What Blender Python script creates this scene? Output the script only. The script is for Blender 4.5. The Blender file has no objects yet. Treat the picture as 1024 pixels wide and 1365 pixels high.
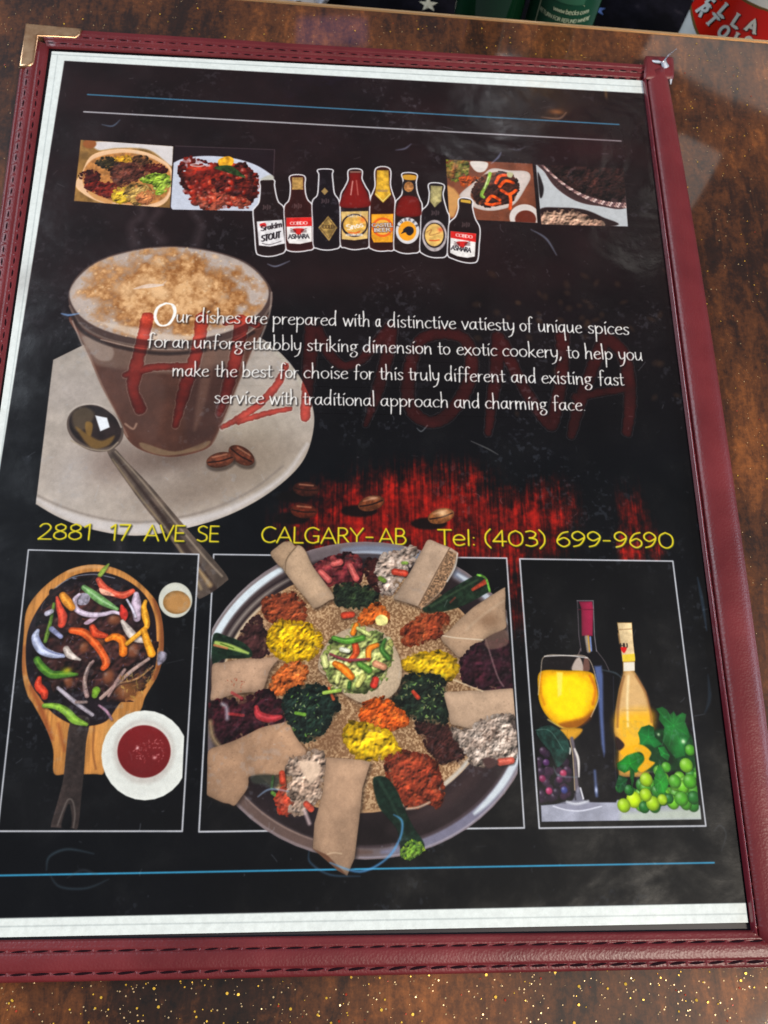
import bpy, bmesh, math, random
import numpy as np
from mathutils import Vector, Matrix

# ------------------------------------------------------------------ camera
PW, PH = 1024.0, 1365.0          # photograph pixels
FPX = 1090.0                     # focal length in those pixels
W, H = 0.212, 0.280              # visible sheet of paper, metres
CX, CY = PW/2, PH/2
src = [(-W/2, H/2), (W/2, H/2), (W/2, -H/2), (-W/2, -H/2)]
dst = [(68, 66), (856, 107), (1000, 1234), (-98, 1252)]
A = []
for (x, y), (u, v) in zip(src, dst):
    u, v = (u-CX)/FPX, (v-CY)/FPX
    A.append([x, y, 1, 0, 0, 0, -u*x, -u*y, -u]); A.append([0, 0, 0, x, y, 1, -v*x, -v*y, -v])
h = np.linalg.svd(np.array(A))[2][-1].reshape(3, 3)
if h[2, 2] < 0: h = -h
s = (np.linalg.norm(h[:, 0])+np.linalg.norm(h[:, 1]))/2
r1, r2, tt = h[:, 0]/s, h[:, 1]/s, h[:, 2]/s
U, _, Vt = np.linalg.svd(np.stack([r1, r2, np.cross(r1, r2)], 1))
Rc = U @ Vt                       # world -> camera (x right, y down, z forward)
CAMP = -Rc.T @ tt
def at(x, y, z=0.0):
    d = Rc.T @ np.array([(x-CX)/FPX, (y-CY)/FPX, 1.0])
    k = (z-CAMP[2])/d[2]
    return CAMP+d*k
scene = bpy.context.scene
cam = bpy.data.cameras.new('camera'); camo = bpy.data.objects.new('camera', cam)
scene.collection.objects.link(camo); scene.camera = camo
m = Matrix.Identity(4)
for i in range(3):
    m[i][0] = Rc[0, i]; m[i][1] = -Rc[1, i]; m[i][2] = -Rc[2, i]; m[i][3] = CAMP[i]
camo.matrix_world = m
cam.sensor_fit = 'VERTICAL'; cam.sensor_height = 36.0; cam.lens = 36.0*FPX/PH
cam.clip_start = 0.01; cam.clip_end = 50
foc = at(480, 900)
cam.dof.use_dof = True
cam.dof.focus_distance = float(Rc[2] @ (foc-CAMP))
cam.dof.aperture_fstop = 24.0
scene.render.resolution_x, scene.render.resolution_y = 768, 1024

# ------------------------------------------------------------------ light
scene.view_settings.view_transform = 'Standard'; scene.view_settings.look = 'None'
scene.view_settings.exposure = 0.0; scene.view_settings.gamma = 1.0
w = bpy.data.worlds.new('World'); scene.world = w; w.use_nodes = True
bg = w.node_tree.nodes['Background']; bg.inputs[0].default_value = (0.80, 0.84, 1.0, 1); bg.inputs[1].default_value = 0.12
def area(name, loc, target, size, power, col, size_y=None):
    l = bpy.data.lights.new(name, 'AREA'); l.energy = power; l.color = col; l.size = size
    if size_y: l.shape = 'RECTANGLE'; l.size_y = size_y
    o = bpy.data.objects.new(name, l); scene.collection.objects.link(o); o.location = loc
    o.rotation_euler = (Vector(target)-Vector(loc)).to_track_quat('-Z', 'Y').to_euler()
    return o
area('window_light', (-1.7, 0.9, 1.5), (0, 0, 0), 1.3, 44, (0.80, 0.89, 1.0), 1.0)
area('ceiling_lamp', (1.0, -0.9, 1.7), (0, 0, 0), 0.35, 38, (1.0, 0.90, 0.76), 0.35)
area('side_window', (1.5, -0.1, 0.55), (0, 0, 0), 0.7, 10, (0.74, 0.84, 1.0), 0.6)

def added_glint(name, px_, py_, dist, sx, sy, radiance, col, z=-0.0035):  # adds a light at the mirror position, so its reflection lands on the pixel
    p = at(px_, py_, z); d = p-CAMP; d /= np.linalg.norm(d); r_ = np.array([d[0], d[1], -d[2]]); q = p+r_*dist
    return area(name, tuple(q), tuple(p), sx, radiance*math.pi*sx*sy*math.pi/4*1.27, col, sy)
added_glint('added_pale_glint', 897, 250, 1.5, .10, .20, 1.3, (1.0, .96, .88))  # unseen source, added for the grey patch reflected in the table
added_glint('added_streak_glint', 666, 132, 1.6, .05, .16, 9.0, (.95, .97, 1.0), 0)  # added for the pale streak of glare on the print
added_glint('added_pale_glint', 975, 88, 1.6, .34, .10, 1.3, (1.0, .96, .88))  # second added light, for the pale reflection at the far right of the table
added_glint('added_orange_glint', 740, 84, 1.5, .10, .03, 6, (1.0, .5, .12))  # added for a small orange reflection near the top border
added_glint('added_violet_glint', 440, 44, 1.5, .13, .05, .8, (.45, .35, 1.0))  # added for a violet sheen near the top border

# ------------------------------------------------------------------ helpers
def lin(c):
    c = np.array(c[:3], float)/255.0
    return np.where(c <= 0.04045, c/12.92, ((c+0.055)/1.055)**2.4)
def srgb4(c): return tuple(float(v) for v in lin(c))+(1.0,)
def props(o, label=None, cat=None, group=None, kind=None):
    if label: o['label'] = label
    if cat: o['category'] = cat
    if group: o['group'] = group
    if kind: o['kind'] = kind
    return o
def link(name, me, mat=None, parent=None):
    o = bpy.data.objects.new(name, me); scene.collection.objects.link(o)
    if mat and me is not None and len(me.materials) == 0: me.materials.append(mat)
    if parent: o.parent = parent
    return o
def mesh(name, vs, fs, smooth=False):
    me = bpy.data.meshes.new(name); me.from_pydata([tuple(map(float, v)) for v in vs], [], fs); me.update()
    if smooth: me.polygons.foreach_set('use_smooth', [True]*len(me.polygons))
    return me
def mat(name, col, rough=0.5, metal=0.0, coat=0.0, spec=0.5, trans=0.0):
    mt = bpy.data.materials.new(name); mt.use_nodes = True
    b = mt.node_tree.nodes['Principled BSDF']
    b.inputs['Base Color'].default_value = srgb4(col); b.inputs['Roughness'].default_value = rough
    b.inputs['Metallic'].default_value = metal; b.inputs['Coat Weight'].default_value = coat
    b.inputs['Coat Roughness'].default_value = 0.08
    b.inputs['Specular IOR Level'].default_value = spec; b.inputs['Transmission Weight'].default_value = trans
    return mt, b, mt.node_tree
def node(nt, t, **k):
    n = nt.nodes.new(t)
    for a, v in k.items():
        if a in n.inputs.keys(): n.inputs[a].default_value = v
        else: setattr(n, a, v)
    return n
def noise(nt, scale, detail=4, rough=0.55, vec=None, dist=0.0):
    n = node(nt, 'ShaderNodeTexNoise'); n.inputs['Scale'].default_value = scale
    n.inputs['Detail'].default_value = detail; n.inputs['Roughness'].default_value = rough; n.inputs['Distortion'].default_value = dist
    if vec: nt.links.new(vec, n.inputs['Vector'])
    return n
def ramp(nt, fac, stops):
    r = node(nt, 'ShaderNodeValToRGB'); nt.links.new(fac, r.inputs[0]); e = r.color_ramp.elements
    while len(e) < len(stops): e.new(0.5)
    for i, (p, c) in enumerate(stops):
        e[i].position = p; e[i].color = srgb4(c)
    return r
def bump(nt, b, fac, strength, dist=0.001, sock='Normal'):
    n = node(nt, 'ShaderNodeBump'); n.inputs['Strength'].default_value = strength; n.inputs['Distance'].default_value = dist
    nt.links.new(fac, n.inputs['Height']); nt.links.new(n.outputs[0], b.inputs[sock]); return n

# ================================================================== THE PRINTED SHEET (flat print, painted with numpy)
R = 6000.0                       # print dots per metre
CWD, CHT = int(W*R), int(H*R)
C = np.zeros((CHT, CWD, 3), np.float32)
rng = np.random.default_rng(7); random.seed(7)
Rm = Rc.T
def T(pts):
    p = np.atleast_2d(np.array(pts, float))
    d = np.stack([(p[:, 0]-CX)/FPX, (p[:, 1]-CY)/FPX, np.ones(len(p))], 1) @ Rc
    k = -CAMP[2]/d[:, 2]
    X = CAMP[0]+d[:, 0]*k; Y = CAMP[1]+d[:, 1]*k
    return np.stack([(X+W/2)*R, (H/2-Y)*R], 1)
def scl(p):
    a = T([p, (p[0]+1, p[1]), (p[0], p[1]+1)])
    return (np.linalg.norm(a[1]-a[0])+np.linalg.norm(a[2]-a[0]))/2
def Z(ox, oy, s): return lambda *pts: [(ox+x/s, oy+y/s) for x, y in pts]
zA, zB, zC, zD = Z(260, 700, 4.655), Z(480, 700, 4.655), Z(260, 930, 4.655), Z(480, 930, 4.655)
zP, zE, zF = Z(260, 700, 2.327), Z(30, 740, 4.876), Z(30, 900, 4.452)
zG, zW, zK = Z(690, 850, 3.938), Z(680, 700, 2.977), Z(0, 300, 2.226)
zT1, zT4, zb1, zb2, zR = Z(90, 170, 3.657), Z(590, 170, 3.938), Z(330, 210, 6.024), Z(480, 210, 6.024), Z(400, 380, 1.969)

def crom(p, n=6, closed=True):
    p = np.array(p, float); N = len(p)
    if N < 3: return p
    out = []
    rg = range(N) if closed else range(N-1)
    for i in rg:
        if closed: a, b, c, d = p[i-1], p[i], p[(i+1) % N], p[(i+2) % N]
        else: a, b, c, d = p[max(i-1, 0)], p[i], p[i+1], p[min(i+2, N-1)]
        for k in range(n):
            t = k/n
            out.append(0.5*((2*b)+(-a+c)*t+(2*a-5*b+4*c-d)*t*t+(-a+3*b-3*c+d)*t**3))
    if not closed: out.append(p[-1])
    return np.array(out)
def fbm(hh, ww, cell, octs=4, seed=0, ax=1.0, ay=1.0):
    g = np.random.default_rng(seed); o = np.zeros((hh, ww), np.float32); amp = 1; tot = 0
    for k in range(octs):
        cx_, cy_ = max(cell*ax/2**k, 1.0), max(cell*ay/2**k, 1.0)
        gw, gh = int(ww/cx_)+3, int(hh/cy_)+3
        gr = g.random((gh, gw)).astype(np.float32)
        xs = np.arange(ww)/cx_; ys = np.arange(hh)/cy_
        xi = xs.astype(int); yi = ys.astype(int); fx = (xs-xi); fy = (ys-yi)
        fx = (fx*fx*(3-2*fx)).astype(np.float32); fy = (fy*fy*(3-2*fy)).astype(np.float32)
        r0 = gr[yi]; r1_ = gr[yi+1]
        a = r0[:, xi]*(1-fx)+r0[:, xi+1]*fx; b = r1_[:, xi]*(1-fx)+r1_[:, xi+1]*fx
        o += amp*(a*(1-fy[:, None])+b*fy[:, None]); tot += amp; amp *= 0.55
    o /= tot
    return np.clip((o-0.5)*1.9+0.5, 0, 1)
N1 = fbm(CHT, CWD, 7, 3, 1); N2 = fbm(CHT, CWD, 26, 4, 2); N3 = fbm(CHT, CWD, 110, 4, 3); N0 = fbm(CHT, CWD, 2.6, 2, 4)
NV = fbm(CHT, CWD, 3.6, 3, 5, 1.0, 14.0)*.6+fbm(CHT, CWD, 11, 3, 6, 1.0, 8.0)*.4
def box(P, pad):
    x0 = int(max(0, math.floor(P[:, 0].min()-pad))); x1 = int(min(CWD, math.ceil(P[:, 0].max()+pad)))
    y0 = int(max(0, math.floor(P[:, 1].min()-pad))); y1 = int(min(CHT, math.ceil(P[:, 1].max()+pad)))
    return (x0, x1, y0, y1) if x1 > x0 and y1 > y0 else None
def grid(b): return np.meshgrid(np.arange(b[0], b[1])+0.5, np.arange(b[2], b[3])+0.5)
def sdf(P, b):
    X, Y = grid(b); X = X.astype(np.float32); Y = Y.astype(np.float32)
    d = np.full(X.shape, 1e9, np.float32); ins = np.zeros(X.shape, bool); n = len(P)
    for i in range(n):
        ax, ay = P[i]; bx, by = P[(i+1) % n]; ex, ey = bx-ax, by-ay; L = ex*ex+ey*ey
        if L < 1e-9: continue
        wx, wy = X-ax, Y-ay
        t = np.clip((wx*ex+wy*ey)/L, 0, 1)
        d = np.minimum(d, (wx-ex*t)**2+(wy-ey*t)**2)
        if ay != by:
            c = ((ay > Y) != (by > Y)) & (X < (bx-ax)*(Y-ay)/(by-ay)+ax)
            ins ^= c
    d = np.sqrt(d)
    return np.where(ins, -d, d)
def sl(b): return (slice(b[2], b[3]), slice(b[0], b[1]))
CLIP = [None]
def put(b, a, col):
    s_ = sl(b)
    if CLIP[0] is not None: a = a*CLIP[0][s_]
    a = a[..., None]
    C[s_] = C[s_]*(1-a)+np.asarray(col, np.float32)*a
PARTS = []                       # (name, canvas polygon, label)
def part(name, P, label=None): PARTS.append((name, np.array(P, float), label))
def fill(pts, col, smooth=True, soft=1.0, a=1.0, tex=0, texn=None, shade=None, edge=None, name=None, label=None, raw=False, mul=False):
    pp = crom(pts) if smooth else np.array(pts, float)
    P = pp if raw else T(pp)
    if name: part(name, P, label)
    b = box(P, soft+2)
    if b is None: return
    d = sdf(P, b); m_ = np.clip(0.5-d/(2*soft), 0, 1); m_ = m_*m_*(3-2*m_)*a
    s_ = sl(b); c = np.ones(d.shape+(3,), np.float32)*np.array(col, np.float32)
    f = np.ones(d.shape, np.float32)
    if tex: f *= 1+tex*((texn if texn is not None else N1)[s_]-0.5)*2
    if shade:
        X, Y = grid(b); an, am = shade; an = math.radians(an)
        q = (X-P[:, 0].mean())*math.cos(an)-(Y-P[:, 1].mean())*math.sin(an)
        q = q/(np.abs(q).max()+1e-6); f *= 1+am*q
    if edge:
        f *= 1+edge[1]*np.exp(np.minimum(d, 0)/edge[0])
    c *= f[..., None]
    if mul: c = C[s_]*c/255.0
    put(b, m_, np.clip(c, 0, 255))
def stroke(pts, wd, col, soft=0.9, a=1.0, smooth=True, closed=False, raw=False, tex=0, name=None, label=None):
    """wd: width in photo pixels, a number or one per point"""
    pts = list(pts); n0 = len(pts)
    wds = np.array(wd if hasattr(wd, '__len__') else [wd]*n0, float)
    pp = np.array(pts, float)
    if closed: pp = np.vstack([pp, pp[:1]]); wds = np.append(wds, wds[0])
    if smooth and len(pp) > 2:
        q = crom(np.hstack([pp, wds[:, None]]), 6, False); pp, wds = q[:, :2], q[:, 2]
    if raw: P = pp; rr = wds/2
    else:
        P = T(pp); rr = wds/2*scl(tuple(pp[len(pp)//2]))
    b = box(P, rr.max()+soft+2)
    if b is None: return
    X, Y = grid(b); D = np.full(X.shape, 1e9)
    for i in range(len(P)-1):
        ax, ay = P[i]; ex, ey = P[i+1]-P[i]; L = ex*ex+ey*ey+1e-9
        t = np.clip(((X-ax)*ex+(Y-ay)*ey)/L, 0, 1)
        D = np.minimum(D, np.hypot(X-ax-ex*t, Y-ay-ey*t)-(rr[i]+(rr[i+1]-rr[i])*t))
    m_ = np.clip(0.5-D/(2*soft), 0, 1)*a
    c = np.ones(D.shape+(3,), np.float32)*np.array(col, np.float32)
    if tex: c *= (1+tex*(N1[sl(b)]-0.5)*2)[..., None]
    # a faint round shading for thick strokes
    put(b, m_, np.clip(c, 0, 255))
    if name:
        dd = np.gradient(P, axis=0); nn = np.stack([-dd[:, 1], dd[:, 0]], 1); nn /= (np.linalg.norm(nn, axis=1)[:, None]+1e-9)
        part(name, np.vstack([P+nn*rr[:, None], (P-nn*rr[:, None])[::-1]]), label)
def blob(cx_, cy_, rx, ry, ang, col, a=1.0, hard=0.75, hl=0.0, flat=0.5):
    r_ = max(rx, ry)+1.5
    b = (int(max(0, cx_-r_)), int(min(CWD, cx_+r_+1)), int(max(0, cy_-r_)), int(min(CHT, cy_+r_+1)))
    if b[1] <= b[0] or b[3] <= b[2]: return
    X, Y = grid(b); X = X-cx_; Y = Y-cy_
    ca, sa = math.cos(ang), math.sin(ang)
    u = (X*ca+Y*sa)/rx; v = (-X*sa+Y*ca)/ry; q = u*u+v*v
    m_ = np.clip((1-q)/(1-hard), 0, 1)*a
    hh = np.sqrt(np.clip(1-q, 0, 1))
    f = flat+(1-flat)*hh*1.3+0.16*(-X*0.6-Y*0.8)/r_
    c = np.array(col, np.float32)*f[..., None]
    if hl:
        k = np.exp(-((X+rx*0.3)**2+(Y+ry*0.35)**2)/(0.12*rx*ry+0.3))*hl
        c = c+k[..., None]*(255-c)
    put(b, m_, np.clip(c, 0, 255))
def inside(P, n):
    """n random points in a canvas polygon"""
    x0, y0 = P.min(0); x1, y1 = P.max(0); out = []
    for _ in range(60):
        q = rng.random((n*2, 2))*[x1-x0, y1-y0]+[x0, y0]; ins = np.zeros(len(q), bool)
        for i in range(len(P)):
            a_, b_ = P[i-1], P[i]
            if a_[1] != b_[1]:
                ins ^= ((a_[1] > q[:, 1]) != (b_[1] > q[:, 1])) & (q[:, 0] < (b_[0]-a_[0])*(q[:, 1]-a_[1])/(b_[1]-a_[1])+a_[0])
        out += list(q[ins])
        if len(out) >= n: break
    return out[:n]
def mash(P, pal, cell, relief=.62, soft=1.5, rag=1.6, rim=-.35, seed=None):
    b = box(P, 6)
    if b is None: return
    d = sdf(P, b); hh_, ww_ = d.shape; seed = int(rng.integers(1e6)) if seed is None else seed
    hgt = fbm(hh_, ww_, cell, 3, seed); cn = fbm(hh_, ww_, cell*1.7, 3, seed+1)*.55+hgt*.45
    gy, gx = np.gradient(hgt); L = 1+relief*cell*(-gx*.55-gy*.85)*1.1
    pl = np.array(sorted(pal, key=lambda c: sum(c)), float); pl = np.vstack([pl[0]*.70, pl]); n_ = len(pl)-1
    t = np.clip((cn-.12)/.76, 0, 1)*n_; i0 = np.minimum(t.astype(int), n_-1); f = (t-i0)[..., None]
    col = pl[i0]*(1-f)+pl[i0+1]*f
    col = col*np.clip(L, .35, 1.7)[..., None]*(1+rim*np.exp(np.minimum(d, 0)/(cell*.9)))[..., None]
    dd = d+(hgt-.5)*rag*cell*.8
    put(b, np.clip(.5-dd/(2*soft*.7), 0, 1), np.clip(col, 0, 255))
def heap(pts, base, pal, r, n, name=None, label=None, asp=1.0, jit=0.25, hl=0.0, tex=0.3, ragged=1.0, hard=0.7, soft=1.2, flat=0.5, rim=-0.35, ba=.30):
    pp = crom(pts); P = T(pp); c0 = pp.mean(0); k = scl(tuple(c0))
    if name: part(name, P, label)
    if ragged:
        for i in range(int(len(P)*1.2)):
            q = P[rng.integers(len(P))]+rng.normal(0, 0.6, 2)*k
            cc = np.array(pal[rng.integers(len(pal))])*0.75
            blob(q[0], q[1], r*k*(0.6+0.6*rng.random())*ragged, r*k*(0.5+0.5*rng.random())*ragged, rng.random()*3.1, cc, hard=hard)
    pm = np.mean(np.array(pal, float), 0); pal = [tuple((np.array(c)*.6+pm*.36)*.93+np.mean(pm)*.07) for c in pal]
    fill([tuple(c0+(np.array(q)-c0)*1.06) for q in pp], np.array(pm)*.5, smooth=False, soft=5, a=.45) if name else None
    mash(P, pal, max(4.5, r*k*2.9), rim=rim, relief=.42)
    q = inside(P, n); q.sort(key=lambda v: v[1]+rng.normal(0, 6))
    for x, y in q:
        cc = np.array(pal[rng.integers(len(pal))], float)*(1+rng.normal(0, jit*0.5))
        rr = r*k*(0.55+0.7*rng.random())
        blob(x, y, rr, rr/asp*(0.7+0.4*rng.random()), rng.random()*3.14, cc, a=ba*rng.uniform(.4, 1), hard=hard*.6, hl=hl*(rng.random() < 0.5), flat=flat)
def flecks(pts, pal, ln, wd, n, a=0.8, ang=None, js=1.0):
    pp = crom(pts); P = T(pp); k = scl(tuple(pp.mean(0)))
    for x, y in inside(P, n):
        th = (rng.random()*math.pi) if ang is None else math.radians(ang)+rng.normal(0, 0.25*js)
        L = ln*k*(0.4+0.8*rng.random())/2; dx, dy = math.cos(th)*L, -math.sin(th)*L
        b_ = rng.normal(0, 0.25, 2)*L
        stroke([(x-dx, y-dy), (x+b_[0], y+b_[1]), (x+dx, y+dy)], [wd*k*0.5, wd*k, wd*k*0.4], np.array(pal[rng.integers(len(pal))])*(0.8+0.4*rng.random()), a=a, raw=True, soft=0.8)
def ell(cx_, cy_, rx, ry, ang=0, n=28, a0=0, a1=360):
    an = math.radians(ang); o = []
    nn = n if a1-a0 >= 360 else n+1
    for i in range(nn):
        t = math.radians(a0+(a1-a0)*i/n); x, y = rx*math.cos(t), ry*math.sin(t)
        o.append((cx_+x*math.cos(an)-y*math.sin(an), cy_+x*math.sin(an)+y*math.cos(an)))
    return o
def glow(x, y, rx, ry, col, a=1.0, ang=0):
    """soft print gradient"""
    p = T([(x, y)])[0]; k = scl((x, y)); rx *= k; ry *= k
    b = box(np.array([p-2.6*max(rx, ry), p+2.6*max(rx, ry)]), 0)
    if b is None: return
    X, Y = grid(b); X = X-p[0]; Y = Y-p[1]; an = math.radians(ang); u = X*math.cos(an)-Y*math.sin(an); v = X*math.sin(an)+Y*math.cos(an)
    put(b, np.exp(-(u/rx)**2-(v/ry)**2)*a, col)

# ---- stroke alphabets (x-height 1 for the script face; cap height 1 for the plain face)
PAP = {
 'a': (.92, [[(.68, .88), (.42, 1), (.14, .72), (.1, .3), (.3, .02), (.55, .2), (.68, .6)], [(.7, 1), (.68, .25), (.86, .02)]]),
 'b': (.88, [[(.12, 2.0), (.16, 1), (.14, .05)], [(.15, .6), (.4, .98), (.72, .75), (.74, .3), (.48, .02), (.15, .12)]]),
 'c': (.74, [[(.68, .86), (.42, 1), (.14, .72), (.1, .34), (.3, .02), (.66, .12)]]),
 'd': (.94, [[(.7, .85), (.42, .98), (.14, .7), (.1, .32), (.3, .02), (.55, .18), (.7, .55)], [(.74, 2.0), (.7, 1), (.74, .02)]]),
 'e': (.8, [[(.12, .5), (.4, .58), (.7, .7), (.56, .98), (.28, .9), (.1, .5), (.2, .12), (.45, 0), (.74, .14)]]),
 'f': (.66, [[(.68, 1.78), (.5, 1.92), (.32, 1.7), (.3, 1), (.26, -.1)], [(.04, .96), (.6, 1.0)]]),
 'g': (.9, [[(.7, .88), (.4, 1), (.14, .78), (.2, .44), (.46, .38), (.64, .6), (.56, .92)], [(.5, .96), (.84, 1.0)], [(.24, .42), (.16, .22), (.5, .08), (.76, -.2), (.6, -.6), (.26, -.68), (.08, -.42), (.3, -.1)]]),
 'h': (.92, [[(.12, 2.0), (.16, 1), (.12, 0)], [(.15, .55), (.4, .96), (.66, .86), (.7, .4), (.72, 0)]]),
 'i': (.36, [[(.16, 1), (.18, .4), (.2, 0)], [(.18, 1.42), (.3, 1.56)]]),
 'k': (.84, [[(.12, 2.0), (.16, 1), (.12, 0)], [(.66, 1), (.38, .66), (.16, .5)], [(.3, .56), (.52, .22), (.78, -.02)]]),
 'l': (.34, [[(.12, 2.0), (.16, 1), (.18, 0)]]),
 'm': (1.36, [[(.12, 1), (.14, 0)], [(.14, .6), (.36, .98), (.58, .86), (.62, 0)], [(.62, .6), (.86, .98), (1.08, .86), (1.14, 0)]]),
 'n': (.92, [[(.12, 1), (.14, .5), (.14, 0)], [(.15, .55), (.4, .98), (.66, .86), (.7, .4), (.74, 0)]]),
 'o': (.9, [[(.44, 1), (.16, .82), (.1, .42), (.3, .04), (.6, .06), (.8, .46), (.7, .86), (.44, 1)]]),
 'p': (.9, [[(.12, 1), (.16, .2), (.14, -1.0)], [(.15, .6), (.42, .98), (.74, .75), (.76, .32), (.48, .02), (.16, .14)]]),
 'q': (.92, [[(.68, .86), (.42, 1), (.14, .72), (.1, .3), (.3, .02), (.55, .2), (.68, .6)], [(.72, 1), (.7, .1), (.74, -1.0)]]),
 'r': (.62, [[(.12, 1), (.14, .4), (.14, 0)], [(.15, .55), (.32, .92), (.58, .96)]]),
 's': (.66, [[(.58, .88), (.34, 1), (.14, .8), (.3, .54), (.54, .36), (.5, .08), (.26, 0), (.08, .14)]]),
 't': (.58, [[(.26, 1.5), (.26, .5), (.32, .04), (.56, .1)], [(.02, .98), (.54, 1.02)]]),
 'u': (.94, [[(.12, 1), (.12, .4), (.26, .02), (.52, .14), (.7, .5)], [(.72, 1), (.7, .3), (.78, 0)]]),
 'v': (.78, [[(.06, 1), (.36, 0)], [(.36, 0), (.6, .6), (.7, 1)]]),
 'w': (1.2, [[(.06, 1), (.32, 0)], [(.32, 0), (.58, .92)], [(.58, .92), (.82, 0)], [(.82, 0), (1.12, 1)]]),
 'x': (.8, [[(.08, 1), (.38, .5), (.74, 0)], [(.68, 1), (.36, .5), (.06, 0)]]),
 'y': (.84, [[(.08, 1), (.14, .4), (.34, .1), (.62, .3)], [(.7, 1), (.66, .1), (.46, -.6), (.14, -.84)]]),
 ',': (.34, [[(.2, .1), (.18, -.12), (.06, -.34)]]),
 '.': (.34, [[(.14, .06), (.2, .06)]]),
 'O': (1.2, [[(.6, 1.0), (.22, .78), (.12, .34), (.36, -.02), (.78, .04), (1.04, .5), (.94, .9), (.6, 1.0)]]),
}
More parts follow.
